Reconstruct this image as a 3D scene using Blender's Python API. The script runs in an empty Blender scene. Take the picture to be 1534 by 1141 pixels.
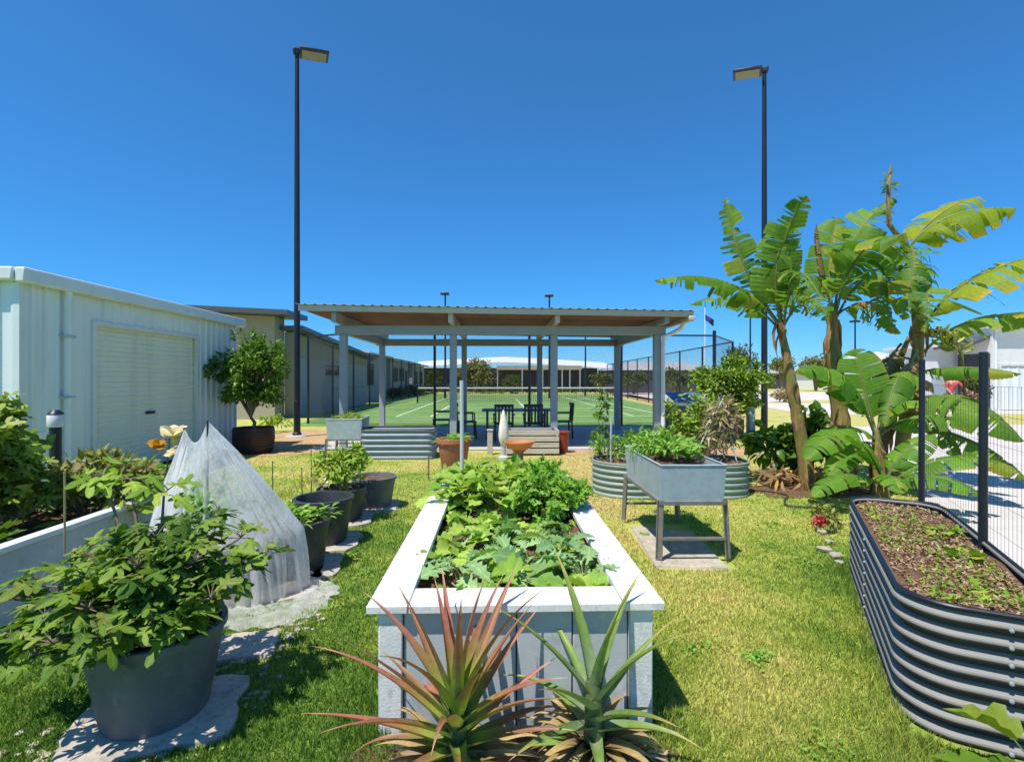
import bpy, math, random
import numpy as np
from mathutils import Vector, Matrix

# ------------------------------------------------------------------ camera, sky, sun, exposure
S = bpy.context.scene
C = S.collection
F, CX, CY, HC = 767.0, 767.0, 568.0, 1.5          # focal length / horizon in photo pixels, eye height
SITE = math.radians(1.72)                          # the garden grid is turned this much to the left of the view

cam_d = bpy.data.cameras.new('camera')
cam = bpy.data.objects.new('camera', cam_d); C.objects.link(cam)
cam.location = (0, 0, HC); cam.rotation_euler = (math.radians(90), 0, 0)
cam_d.sensor_width = 36; cam_d.lens = 18; cam_d.shift_y = -0.0016
cam_d.clip_start = 0.05; cam_d.clip_end = 3000
S.camera = cam

TO_SUN = Vector((-0.32, -0.34, 1.0)).normalized()
world = bpy.data.worlds.new('World'); S.world = world; world.use_nodes = True
wn = world.node_tree.nodes; wl = world.node_tree.links
bg = wn['Background']
sky = wn.new('ShaderNodeTexSky'); sky.sky_type = 'NISHITA'; sky.sun_disc = False
sky.sun_elevation = math.asin(TO_SUN.z); sky.sun_rotation = math.atan2(TO_SUN.x, TO_SUN.y)
sky.altitude = 13500; sky.air_density = 6.0; sky.dust_density = 0.0; sky.ozone_density = 10.0
hs = wn.new('ShaderNodeHueSaturation'); hs.inputs['Saturation'].default_value = 1.14; hs.inputs['Hue'].default_value = 0.497
wl.new(sky.outputs[0], hs.inputs['Color']); wl.new(hs.outputs[0], bg.inputs['Color'])
bg.inputs['Strength'].default_value = 0.108

sun_d = bpy.data.lights.new('sun', 'SUN'); sun_d.energy = 4.2; sun_d.angle = math.radians(0.5)
sun_d.color = (1.0, 0.95, 0.86)
sun = bpy.data.objects.new('sun', sun_d); C.objects.link(sun)
sun.rotation_euler = (-TO_SUN).to_track_quat('-Z', 'Y').to_euler(); sun.location = (-8, -4, 24)

S.view_settings.view_transform = 'Standard'; S.view_settings.look = 'None'
S.view_settings.exposure = 0.55; S.view_settings.gamma = 1.0
S.render.engine = 'CYCLES'
S.cycles.max_bounces = 8; S.cycles.transparent_max_bounces = 24
S.cycles.use_denoising = True

# ------------------------------------------------------------------ helpers
rs = np.random.RandomState(7)
random.seed(7)

def at(px, py, Y):
    return np.array([(px - CX) * Y / F, Y, HC - (py - CY) * Y / F])

def gp(px, py, z=0.0):
    return at(px, py, (HC - z) * F / (py - CY))

def arr(*a): return np.array(a, dtype=float)

class MB:
    """collects vertices and faces of one mesh"""
    def __init__(self): self.V = []; self.F = []; self.T = []; self.n = 0
    def add(self, V, Fs, t=None):
        V = np.asarray(V, dtype=np.float64).reshape(-1, 3)
        self.V.append(V); self.T.append(np.zeros(len(V)) if t is None else np.asarray(t, float).ravel())
        if isinstance(Fs, np.ndarray): self.F.append(Fs + self.n)
        else:
            by = {}
            for f in Fs: by.setdefault(len(f), []).append(f)
            for k, v in by.items(): self.F.append(np.array(v, dtype=np.int64) + self.n)
        self.n += len(V)
    def box(self, x0, y0, z0, x1, y1, z1, M=None):
        V = np.array([(x, y, z) for z in (z0, z1) for y in (y0, y1) for x in (x0, x1)], float)
        if M is not None: V = V @ np.array(M.to_3x3()).T + np.array(M.translation)
        self.add(V, [(0, 2, 3, 1), (4, 5, 7, 6), (0, 1, 5, 4), (2, 6, 7, 3), (0, 4, 6, 2), (1, 3, 7, 5)])
    def beam(self, a, b, w, h=None, up=(0, 0, 1)):
        h = h or w; a = Vector(a); b = Vector(b); d = (b - a); L = d.length; d.normalize()
        x = d.cross(Vector(up))
        if x.length < 1e-4: x = d.cross(Vector((0, 1, 0)))
        x.normalize(); z = x.cross(d)
        M = Matrix((x, d, z)).transposed().to_4x4(); M.translation = a
        self.box(-w / 2, 0, -h / 2, w / 2, L, h / 2, M)
    def tube(self, pts, rad, n=8, cap=True, t=None):
        P = np.array(pts, float); m = len(P)
        R = np.full(m, rad) if np.isscalar(rad) else np.array(rad, float)
        T = np.gradient(P, axis=0); T /= np.linalg.norm(T, axis=1, keepdims=True) + 1e-12
        ref = arr(0, 0, 1) if abs(T[0][2]) < .9 else arr(1, 0, 0)
        u = np.cross(T[0], ref); u /= np.linalg.norm(u); V = []
        for i in range(m):
            u = u - T[i] * np.dot(u, T[i]); u /= np.linalg.norm(u) + 1e-12; w = np.cross(T[i], u)
            a = np.arange(n) * 2 * math.pi / n
            V.append(P[i] + R[i] * (np.cos(a)[:, None] * u + np.sin(a)[:, None] * w))
        Fs = [(i * n + j, i * n + (j + 1) % n, (i + 1) * n + (j + 1) % n, (i + 1) * n + j) for i in range(m - 1) for j in range(n)]
        if cap: Fs += [tuple(range(n - 1, -1, -1)), tuple((m - 1) * n + j for j in range(n))]
        tt = None if t is None else np.repeat(np.linspace(0, 1, m), n)
        self.add(np.concatenate(V), Fs, tt)
    def lathe(self, prof, c=(0, 0, 0), n=32, jit=0.0, sx=1.0, sy=1.0):
        a = np.arange(n) * 2 * math.pi / n; V = []
        for r, z in prof:
            rr = r * (1 + jit * np.sin(3 * a + 1.3) + jit * .6 * np.sin(5 * a))
            V.append(np.stack([c[0] + sx * rr * np.cos(a), c[1] + sy * rr * np.sin(a), np.full(n, c[2] + z)], 1))
        m = len(prof)
        Fs = [(i * n + j, i * n + (j + 1) % n, (i + 1) * n + (j + 1) % n, (i + 1) * n + j) for i in range(m - 1) for j in range(n)]
        if prof[0][0] > 1e-5: Fs.append(tuple(range(n - 1, -1, -1)))
        if prof[-1][0] > 1e-5: Fs.append(tuple((m - 1) * n + j for j in range(n)))
        self.add(np.concatenate(V), Fs)
    def grid(self, P, close=False, t=None):
        m, n = P.shape[:2]
        i, j = np.meshgrid(np.arange(m - 1), np.arange(n if close else n - 1), indexing='ij')
        j2 = (j + 1) % n
        Fs = np.stack([i * n + j, i * n + j2, (i + 1) * n + j2, (i + 1) * n + j], -1).reshape(-1, 4)
        self.add(P.reshape(-1, 3), Fs, t)
    def poly(self, pts, z=None):
        V = [(p[0], p[1], z if z is not None else p[2]) for p in pts]
        self.add(V, [tuple(range(len(V)))])
    def build(self, name, m, parent=None, loc=(0, 0, 0), rz=0.0, bevel=0, smooth=True, sharp=38):
        me = bpy.data.meshes.new(name)
        V = np.concatenate(self.V); me.vertices.add(len(V)); me.vertices.foreach_set('co', V.astype(np.float32).ravel())
        lt = np.concatenate([np.full(len(f), f.shape[1]) for f in self.F]); li = np.concatenate([f.ravel() for f in self.F])
        me.loops.add(len(li)); me.loops.foreach_set('vertex_index', li.astype(np.int32))
        me.polygons.add(len(lt)); st = np.zeros(len(lt), np.int32); st[1:] = np.cumsum(lt)[:-1]
        me.polygons.foreach_set('loop_start', st)
        me.update(calc_edges=True); me.validate()
        if any(x.any() for x in self.T):
            a = me.attributes.new('along', 'FLOAT', 'POINT'); a.data.foreach_set('value', np.concatenate(self.T).astype(np.float32))
        if smooth:
            me.polygons.foreach_set('use_smooth', np.ones(len(me.polygons), bool))
            if sharp and len(me.polygons) < 60000: me.set_sharp_from_angle(angle=math.radians(sharp))
        o = bpy.data.objects.new(name, me); C.objects.link(o); me.materials.append(m)
        o.location = loc; o.rotation_euler = (0, 0, rz)
        if parent: o.parent = parent
        if bevel:
            b = o.modifiers.new('edge', 'BEVEL'); b.width = bevel; b.segments = 2; b.limit_method = 'ANGLE'
        return o

def tag(o, label, cat, group=None, kind=None):
    if kind: o['kind'] = kind
    if label: o['label'] = label
    if cat: o['category'] = cat
    if group: o['group'] = group
    return o

def thing(name, label, cat, loc=(0, 0, 0), rz=0.0, group=None):
    o = bpy.data.objects.new(name, None); C.objects.link(o); o.empty_display_size = .1
    o.location = tuple(float(v) for v in loc); o.rotation_euler = (0, 0, rz)
    return tag(o, label, cat, group)

def kids(o): return [c for c in bpy.data.objects if c.parent is o]
def dup(root, loc, rz=None, label=None, scale=None):
    def cp(o, par):
        c = o.copy(); C.objects.link(c); c.parent = par
        for ch in kids(o): cp(ch, c)
        return c
    r = cp(root, None); r.location = tuple(float(v) for v in loc)
    if rz is not None: r.rotation_euler = (0, 0, rz)
    if scale: r.scale = (scale,) * 3
    if label: r['label'] = label
    return r

# ------------------------------------------------------------------ materials
def newmat(name):
    m = bpy.data.materials.new(name); m.use_nodes = True
    return m, m.node_tree.nodes, m.node_tree.links, m.node_tree.nodes['Principled BSDF']

def noise(n, l, scale, detail=4, rough=.6, coord='Object', vec=None, stretch=None):
    tc = n.new('ShaderNodeTexCoord'); src = tc.outputs[coord] if vec is None else vec
    if stretch:
        mp = n.new('ShaderNodeMapping'); mp.inputs['Scale'].default_value = stretch; l.new(src, mp.inputs['Vector']); src = mp.outputs[0]
    t = n.new('ShaderNodeTexNoise'); t.inputs['Scale'].default_value = scale; t.inputs['Detail'].default_value = detail
    t.inputs['Roughness'].default_value = rough; l.new(src, t.inputs['Vector'])
    return t.outputs['Fac']

def ramp(n, l, fac, stops):
    r = n.new('ShaderNodeValToRGB'); e = r.color_ramp.elements
    while len(e) < len(stops): e.new(.5)
    for k, (p, c) in enumerate(stops): e[k].position = p; e[k].color = (*c, 1) if len(c) == 3 else c
    l.new(fac, r.inputs[0]); return r.outputs[0]

def mixc(n, l, fac, a, b, mode='MIX'):
    x = n.new('ShaderNodeMix'); x.data_type = 'RGBA'; x.blend_type = mode
    for s, v in ((x.inputs[0], fac), (x.inputs[6], a), (x.inputs[7], b)):
        if isinstance(v, (int, float)): s.default_value = v
        elif isinstance(v, tuple): s.default_value = (*v, 1)
        else: l.new(v, s)
    return x.outputs[2]

def bump(n, l, b, fac, strength=.3, dist=.01):
    x = n.new('ShaderNodeBump'); x.inputs['Strength'].default_value = strength; x.inputs['Distance'].default_value = dist
    l.new(fac, x.inputs['Height']); l.new(x.outputs[0], b.inputs['Normal'])

def paint(name, col, rough=.5, metal=0.0, var=.18, scale=3.0, dirt=None, dirt_amt=.0, bstr=.0, bscale=80, stretch=None, spec=.5):
    """a surface colour with uneven tone, optional dirt blotches and a fine bump"""
    m, n, l, b = newmat(name)
    f = noise(n, l, scale, 6, .65, stretch=stretch)
    lo = tuple(c * (1 - var) for c in col); hi = tuple(min(1, c * (1 + var)) for c in col)
    c = ramp(n, l, f, [(.3, lo), (.7, hi)])
    if dirt:
        f2 = noise(n, l, scale * 2.7, 8, .7, stretch=stretch)
        mk = ramp(n, l, f2, [(.52, (0, 0, 0)), (.72, (dirt_amt,) * 3)])
        c = mixc(n, l, mk, c, dirt)
    l.new(c, b.inputs['Base Color']); b.inputs['Roughness'].default_value = rough; b.inputs['Metallic'].default_value = metal
    b.inputs['Specular IOR Level'].default_value = spec
    if bstr: bump(n, l, b, noise(n, l, bscale, 5, .7), bstr, .004)
    return m

def leafy(name, a, b_, c_=None, rough=.55, trans=.30, along=None, spec=.25):
    """leaves: each leaf (mesh island) takes its own tone between a and b_, a few take c_"""
    m, n, l, b = newmat(name)
    g = n.new('ShaderNodeNewGeometry'); rnd = g.outputs['Random Per Island']
    st = [(0, a), (.75, b_)] + ([(.86, b_), (.95, c_)] if c_ else [(1, b_)])
    col = ramp(n, l, rnd, st)
    along = along or [(0, (1.5, 1.42, 1.25)), (.16, (1.02, 1.02, 1)), (1, (.95, .96, .95))]
    if along:
        at_ = n.new('ShaderNodeAttribute'); at_.attribute_name = 'along'
        r2 = ramp(n, l, at_.outputs['Fac'], along); 
        mk = n.new('ShaderNodeSeparateColor')
        col = mixc(n, l, 1.0, col, r2, 'MULTIPLY')
    f = noise(n, l, 30, 3)
    col = mixc(n, l, .5, col, ramp(n, l, f, [(.28, (.60, .62, .6)), (.55, (1.05, 1.05, 1)), (.74, (1.35, 1.3, 1.1))]), 'MULTIPLY')
    l.new(col, b.inputs['Base Color']); b.inputs['Roughness'].default_value = rough; b.inputs['Specular IOR Level'].default_value = spec
    t = n.new('ShaderNodeBsdfTranslucent'); tcol = mixc(n, l, 1.0, col, (1.25, 1.35, .55), 'MULTIPLY'); l.new(tcol, t.inputs['Color'])
    mx = n.new('ShaderNodeMixShader'); mx.inputs[0].default_value = trans
    l.new(b.outputs[0], mx.inputs[1]); l.new(t.outputs[0], mx.inputs[2])
    l.new(mx.outputs[0], n['Material Output'].inputs['Surface'])
    return m

M = {}
M['white'] = paint('white_paint', (.71, .71, .70), .5, var=.07, scale=3, dirt=(.42, .40, .36), dirt_amt=.75, bstr=.3, bscale=40, stretch=(9, 1.1, 9))
M['bed_panel'] = paint('weathered_panel', (.46, .50, .53), .7, var=.12, scale=2.5, dirt=(.20, .20, .19), dirt_amt=.55, bstr=.25, bscale=120)
def specks(m, col, scale, thr, amt):
    n, l = m.node_tree.nodes, m.node_tree.links; b = n['Principled BSDF']; old = b.inputs['Base Color'].links[0].from_socket
    mk = ramp(n, l, noise(n, l, scale, 3, .6), [(thr, (0, 0, 0)), (thr + .05, (amt,) * 3)]); l.new(mixc(n, l, mk, old, col), b.inputs['Base Color'])
M['lip'] = paint('grey_lip', (.62, .66, .68), .55, var=.1, scale=3, dirt=(.34, .35, .35), dirt_amt=.5)
M['bed_post'] = paint('peeling_post', (.66, .67, .66), .8, var=.12, scale=5, dirt=(.34, .33, .31), dirt_amt=.8, bstr=.6, bscale=90)
specks(M['white'], (.16, .12, .08), 55, .66, .8); specks(M['white'], (.45, .43, .38), 9, .58, .55); specks(M['bed_post'], (.75, .75, .74), 14, .55, .8); specks(M['bed_panel'], (.58, .59, .58), 11, .60, .6)
M['soil'] = paint('soil', (.135, .078, .047), .95, var=.5, scale=22, dirt=(.23, .15, .095), dirt_amt=.9, bstr=1.0, bscale=60, spec=.1)
M['chip'] = leafy('mulch_chips', (.19, .11, .065), (.38, .25, .16), (.52, .40, .28), rough=.9, trans=0)
M['black_plastic'] = paint('black_plastic', (.035, .042, .048), .5, var=.25, scale=4, dirt=(.11, .12, .13), dirt_amt=.55, bstr=.05)
M['grey_plastic'] = paint('grey_plastic', (.115, .125, .138), .55, var=.3, scale=3, dirt=(.20, .21, .22), dirt_amt=.7, bstr=.05)
M['terracotta'] = paint('terracotta', (.36, .125, .065), .75, var=.15, scale=4, dirt=(.45, .27, .19), dirt_amt=.5, bstr=.15)
M['orange_clay'] = paint('orange_clay', (.50, .19, .07), .7, var=.1, scale=5, dirt=(.30, .15, .10), dirt_amt=.4)
M['barrel'] = paint('red_brown_barrel', (.048, .013, .012), .6, var=.3, scale=6, stretch=(3, 3, .4), dirt=(.03, .012, .012), dirt_amt=.6)
M['galv'] = paint('galvanised', (.42, .50, .53), .5, .15, var=.12, scale=9, dirt=(.31, .36, .38), dirt_amt=.6, bstr=.04)
M['galv_leg'] = paint('dull_steel_leg', (.25, .24, .21), .55, .4, var=.2, scale=9, dirt=(.17, .13, .09), dirt_amt=.6)
def dusty_highlight(m, col, amt):  # paints sunlit ridge highlights, with some dust, onto upward faces
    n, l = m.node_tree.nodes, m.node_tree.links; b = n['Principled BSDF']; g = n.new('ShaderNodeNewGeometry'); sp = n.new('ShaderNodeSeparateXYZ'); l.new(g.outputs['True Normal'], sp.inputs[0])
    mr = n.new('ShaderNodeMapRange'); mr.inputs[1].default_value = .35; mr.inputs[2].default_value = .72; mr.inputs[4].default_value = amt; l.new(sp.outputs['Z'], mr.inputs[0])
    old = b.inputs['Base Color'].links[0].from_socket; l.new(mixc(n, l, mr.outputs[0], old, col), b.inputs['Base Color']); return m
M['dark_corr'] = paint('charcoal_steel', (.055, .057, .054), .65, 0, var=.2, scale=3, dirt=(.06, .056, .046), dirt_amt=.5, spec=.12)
dusty_highlight(M['dark_corr'], (.30, .29, .26), .8)
M['dark_corr_edge'] = paint('pale_rolled_edge', (.34, .36, .37), .35, .5, var=.1)
M['sage_corr'] = paint('sage_steel', (.25, .31, .26), .55, 0, var=.1, scale=4, dirt=(.20, .22, .19), dirt_amt=.5)
M['blue_corr'] = paint('blue_grey_steel', (.19, .25, .29), .5, 0, var=.1, scale=4, dirt=(.12, .15, .17), dirt_amt=.4)
M['shed'] = paint('shed_cladding', (.76, .80, .81), .5, .1, var=.05, scale=1.2, dirt=(.52, .56, .57), dirt_amt=.6, stretch=(1.5, 1.5, .12))
M['shed_trim'] = paint('shed_gutter', (.70, .73, .71), .45, .1, var=.05, scale=1.5, dirt=(.45, .45, .42), dirt_amt=.3)
M['roller'] = paint('roller_door', (.76, .77, .68), .5, .0, var=.05, scale=1.2, dirt=(.60, .60, .52), dirt_amt=.6, stretch=(1.5, 1.5, .12))
M['pvc'] = paint('pvc_pipe', (.74, .77, .78), .35, var=.04)
M['dark_metal'] = paint('black_powdercoat', (.012, .016, .026), .4, .1, var=.2)
M['shelter'] = paint('shelter_steel', (.33, .37, .41), .45, .1, var=.08, scale=2, dirt=(.25, .27, .29), dirt_amt=.35)
M['shelter_light'] = paint('shelter_fascia', (.52, .50, .44), .45, .1, var=.06, scale=2, dirt=(.38, .36, .31), dirt_amt=.4)
M['soffit'] = paint('timber_soffit', (.20, .072, .045), .7, var=.3, scale=3, stretch=(1, .25, 1), dirt=(.14, .06, .04), dirt_amt=.7)
M['zinc_roof'] = paint('zinc_roof', (.62, .62, .58), .35, .3, var=.06)
M['concrete'] = paint('concrete', (.46, .44, .41), .85, var=.12, scale=2, dirt=(.33, .31, .28), dirt_amt=.5, bstr=.2, bscale=140)
M['paver'] = paint('pale_paver', (.42, .37, .30), .9, var=.25, scale=9, dirt=(.20, .16, .11), dirt_amt=.9, bstr=.6, bscale=60)
M['path'] = paint('path_concrete', (.56, .51, .47), .85, var=.1, scale=1.2, dirt=(.42, .38, .34), dirt_amt=.5, bstr=.15, bscale=150)
M['stone'] = paint('edge_stone', (.38, .34, .28), .85, var=.25, scale=7, dirt=(.28, .24, .19), dirt_amt=.6, bstr=.6, bscale=30)
M['beige_wall'] = paint('beige_render', (.36, .32, .235), .85, var=.05, scale=1)
M['grey_wall'] = paint('grey_render', (.36, .35, .36), .85, var=.05, scale=1, dirt=(.29, .285, .29), dirt_amt=.4)
M['white_wall'] = paint('white_block_wall', (.70, .70, .69), .8, var=.06, scale=2, dirt=(.54, .54, .54), dirt_amt=.5, bstr=.3, bscale=12)
M['dark_roof'] = paint('dark_roof', (.085, .090, .10), .45, .1, var=.1)
M['white_roof'] = paint('white_roof', (.66, .66, .65), .5, var=.03)
M['glass'] = paint('window_glass', (.035, .045, .055), .08, var=.1, spec=.8)
M['dark_void'] = paint('dark_cladding_and_shade', (.055, .055, .062), .7, var=.2)  # dark cladding, and also the painted shade of the porch
M['stake'] = paint('pale_stake', (.50, .53, .50), .6, var=.15, scale=8)
M['cane'] = paint('dry_cane', (.30, .25, .12), .8, var=.3, scale=8)
M['bark'] = paint('bark', (.20, .15, .10), .9, var=.35, scale=14, bstr=.7, bscale=40, stretch=(1, 1, .3))
M['stem'] = paint('green_stem', (.12, .16, .05), .6, var=.25, scale=9)
M['wood_slat'] = paint('weathered_slat', (.50, .46, .38), .85, var=.25, scale=4, stretch=(.5, 4, 8), dirt=(.30, .22, .17), dirt_amt=.7)
M['cream'] = paint('cream_cloth', (.78, .73, .62), .8, var=.1, scale=8)
M['red_glaze'] = paint('red_glaze', (.32, .05, .03), .45, var=.15)
M['table_blue'] = paint('dark_blue_enamel', (.035, .060, .11), .4, var=.15)
M['chair_dark'] = paint('dark_green_resin', (.020, .032, .032), .5, var=.2)
M['blue_lid'] = paint('blue_lid', (.09, .14, .36), .45, var=.15, scale=4)
M['lamp_lens'] = paint('lamp_lens', (.20, .185, .14), .3, var=.1)
M['lamp_cap'] = paint('bollard_lens', (.70, .66, .66), .35, var=.05)
M['navy_flag'] = paint('navy_flag', (.012, .02, .10), .8, var=.2)
M['skin'] = paint('skin', (.48, .28, .20), .6, var=.05)
M['red_shirt'] = paint('red_shirt', (.55, .075, .085), .85, var=.15, scale=8)
M['dark_cloth'] = paint('dark_trousers', (.018, .022, .035), .9, var=.2)
M['hair'] = paint('dark_hair', (.03, .022, .018), .7, var=.2)
M['line_white'] = paint('line_paint', (.66, .70, .62), .8, var=.06)
M['hose'] = paint('hose', (.05, .055, .03), .5, var=.2)

L = {}
L['egg'] = leafy('soft_green_leaves', (.11, .20, .025), (.34, .43, .06), (.34, .38, .09))
L['fig'] = leafy('fig_leaves', (.055, .13, .016), (.20, .30, .036), (.24, .29, .06))
L['tree'] = leafy('citrus_leaves', (.05, .125, .014), (.15, .27, .03), (.19, .25, .03), rough=.35)
L['citrus'] = leafy('bright_citrus_leaves', (.09, .18, .018), (.21, .33, .035), (.34, .38, .06), rough=.38)
L['lime'] = leafy('yellow_green_leaves', (0.157, 0.286, 0.029), (0.315, 0.443, 0.051), (.36, .36, .06))
L['kale'] = leafy('blue_green_leaves', (.20, .36, .15), (.38, .56, .24), (.20, .33, .09), rough=.6)
L['squash'] = leafy('squash_leaves', (.18, .34, .04), (.42, .58, .10), (.32, .40, .08))
L['parsley'] = leafy('parsley_leaves', (.11, .29, .025), (.27, .46, .06), (.20, .31, .05))
L['basil'] = leafy('basil_leaves', (.12, .29, .03), (.28, .46, .08), (.26, .38, .07))
L['rust'] = leafy('mixed_tan_leaves', (.14, .19, .05), (.33, .32, .10), (.36, .25, .13))
L['pale'] = leafy('cream_leaves', (.70, .58, .36), (.74, .64, .42), (.62, .40, .08), trans=.3)
L['dry'] = leafy('dry_leaves', (.26, .18, .10), (.48, .38, .25), (.58, .50, .36), trans=.25)
L['banana'] = leafy('banana_leaf', (0.076, 0.189, 0.018), (0.171, 0.310, 0.035), (.27, .30, .035), rough=.55, trans=.42, along=[(0, (1.35, 1.25, 1.0)), (.12, (1, 1, 1)), (.84, (1, 1, 1)), (.98, (1.9, 1.05, .9))])
L['banana_gold'] = leafy('banana_leaf_yellow', (0.182, 0.277, 0.020), (0.331, 0.385, 0.038), (.34, .33, .03), rough=.55, trans=.5, along=[(0, (1.35, 1.25, 1.0)), (.12, (1, 1, 1)), (.84, (1, 1, 1)), (.98, (1.9, 1.05, .9))])
L['banana_young'] = leafy('banana_young_leaf', (0.098, 0.242, 0.018), (0.170, 0.341, 0.036), (.27, .38, .05), rough=.5, trans=.45, along=[(0, (1.35, 1.25, 1.0)), (.12, (1, 1, 1)), (.84, (1, 1, 1)), (.98, (1.9, 1.05, .9))])
L['banana_dry'] = leafy('banana_dry_leaf', (.20, .115, .055), (.40, .265, .13), (.50, .30, .08), rough=.8, trans=.2)
L['orange'] = leafy('banana_orange_leaf', (.55, .21, .02), (.60, .30, .03), None, trans=.35)
L['far'] = leafy('far_foliage', (.060, .085, .020), (.120, .145, .035), (.17, .17, .05), rough=.7)
L['olive'] = leafy('olive_foliage', (.16, .15, .05), (.25, .235, .085), None, rough=.7)
L['pine_red'] = leafy('pineapple_red_leaf', (.62, .80, .62), (1.0, .95, .95), None, rough=.42, trans=.22,
    along=[(0, (.27, .34, .21)), (.15, (.38, .45, .09)), (.30, (.36, .25, .09)), (.48, (.43, .175, .105)), (.8, (.48, .18, .14)), (1, (.74, .52, .30))])
L['pine_green'] = leafy('pineapple_green_leaf', (.75, .75, .75), (1, 1, 1), None, rough=.42, trans=.22,
    along=[(0, (.32, .40, .29)), (.3, (.20, .32, .08)), (.7, (.27, .34, .08)), (.9, (.55, .44, .15)), (1, (.66, .50, .3))])
L['pine_dead'] = leafy('pineapple_dead_leaf', (.6, .6, .6), (1, 1, 1), None, rough=.8, trans=.1,
    along=[(0, (.12, .08, .05)), (.5, (.44, .32, .13)), (1, (.56, .40, .22))])

def ground_mat(name, blades=False):
    m, n, l, b = newmat(name)
    tc = n.new('ShaderNodeTexCoord'); v = tc.outputs['Object']
    f1 = noise(n, l, .9, 5, .62, vec=v); f2 = noise(n, l, 4.5, 6, .7, vec=v); f3 = noise(n, l, 60, 4, .7, vec=v)
    sep = n.new('ShaderNodeSeparateXYZ'); l.new(v, sep.inputs[0])
    # the lawn is watered near the beds and drier further off and in the open
    mr = n.new('ShaderNodeMapRange'); mr.inputs[1].default_value = 3.0; mr.inputs[2].default_value = 8.5; l.new(sep.outputs['Y'], mr.inputs[0])
    ad = n.new('ShaderNodeMath'); ad.operation = 'MULTIPLY_ADD'; l.new(mr.outputs[0], ad.inputs[0]); ad.inputs[1].default_value = .27; l.new(f1, ad.inputs[2])
    wr = n.new('ShaderNodeMath'); wr.operation = 'SUBTRACT'; l.new(sep.outputs['X'], wr.inputs[0]); wr.inputs[1].default_value = 1.12      # the trodden, drier strip right of the middle bed
    wa = n.new('ShaderNodeMath'); wa.operation = 'ABSOLUTE'; l.new(wr.outputs[0], wa.inputs[0])
    wm = n.new('ShaderNodeMapRange'); wm.inputs[1].default_value = 0; wm.inputs[2].default_value = .75; wm.inputs[3].default_value = .13; wm.inputs[4].default_value = -.06; l.new(wa.outputs[0], wm.inputs[0])
    ad2 = n.new('ShaderNodeMath'); ad2.operation = 'ADD'; l.new(ad.outputs[0], ad2.inputs[0]); l.new(wm.outputs[0], ad2.inputs[1]); ad = ad2
    wl_ = n.new('ShaderNodeMapRange'); wl_.inputs[1].default_value = -.9; wl_.inputs[2].default_value = .2; wl_.inputs[3].default_value = -.085; wl_.inputs[4].default_value = 0; l.new(sep.outputs['X'], wl_.inputs[0])   # the watered strip by the tubs
    ad3 = n.new('ShaderNodeMath'); ad3.operation = 'ADD'; l.new(ad.outputs[0], ad3.inputs[0]); l.new(wl_.outputs[0], ad3.inputs[1]); ad = ad3
    a2 = n.new('ShaderNodeMath'); a2.operation = 'MULTIPLY_ADD'; l.new(f2, a2.inputs[0]); a2.inputs[1].default_value = .35; l.new(ad.outputs[0], a2.inputs[2])
    col = ramp(n, l, a2.outputs[0], [(.40, (.085, .190, .028)), (.55, (.175, .285, .045)), (.69, (.34, .41, .080)), (.84, (.50, .49, .145)), (1.0, (.56, .46, .19))])
    if blades:
        g = n.new('ShaderNodeNewGeometry')
        col = mixc(n, l, 1.0, col, ramp(n, l, g.outputs['Random Per Island'], [(0, (.66, .74, .6)), (.6, (1.1, 1.1, 1.0)), (.88, (1.25, 1.2, 1.1)), (1, (2.0, 1.6, 2.0))]), 'MULTIPLY')
    else:
        col = mixc(n, l, .8, col, ramp(n, l, f3, [(.3, (.55, .55, .5)), (.7, (1.2, 1.2, 1.1))]), 'MULTIPLY')
    l.new(col, b.inputs['Base Color']); b.inputs['Roughness'].default_value = .75; b.inputs['Specular IOR Level'].default_value = .2
    if blades:
        t = n.new('ShaderNodeBsdfTranslucent'); l.new(col, t.inputs['Color']); mx = n.new('ShaderNodeMixShader'); mx.inputs[0].default_value = .35
        l.new(b.outputs[0], mx.inputs[1]); l.new(t.outputs[0], mx.inputs[2]); l.new(mx.outputs[0], n['Material Output'].inputs['Surface'])
    else: bump(n, l, b, f3, .6, .02)
    return m
M['lawn'] = ground_mat('lawn'); M['blades'] = ground_mat('lawn_blades', True)

def sand_mat():
    m, n, l, b = newmat('sandy_soil')
    f = noise(n, l, 1.6, 7, .7); f3 = noise(n, l, 45, 5, .7)
    c = ramp(n, l, f, [(.30, (.30, .27, .07)), (.46, (.46, .29, .14)), (.7, (.56, .38, .22))])
    c = mixc(n, l, .7, c, ramp(n, l, f3, [(.3, (.7, .7, .7)), (.7, (1.15, 1.15, 1.15))]), 'MULTIPLY')
    l.new(c, b.inputs['Base Color']); b.inputs['Roughness'].default_value = .95; bump(n, l, b, f3, .5, .02)
    return m
M['sand'] = sand_mat()

def court_mat():
    m, n, l, b = newmat('court_turf')
    tc = n.new('ShaderNodeTexCoord')
    f = noise(n, l, .5, 4); w = n.new('ShaderNodeTexWave'); w.bands_direction = 'Y'; w.inputs['Scale'].default_value = .11; w.inputs['Distortion'].default_value = 1.2
    w.inputs['Detail'].default_value = 2; l.new(tc.outputs['Object'], w.inputs['Vector'])
    c = ramp(n, l, f, [(.3, (.125, .235, .055)), (.7, (.185, .305, .075))])
    c = mixc(n, l, .45, c, ramp(n, l, w.outputs['Fac'], [(.2, (.8, .85, .8)), (.8, (1.15, 1.12, 1.1))]), 'MULTIPLY')
    l.new(c, b.inputs['Base Color']); b.inputs['Roughness'].default_value = .9
    return m
M['court'] = court_mat()

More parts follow.
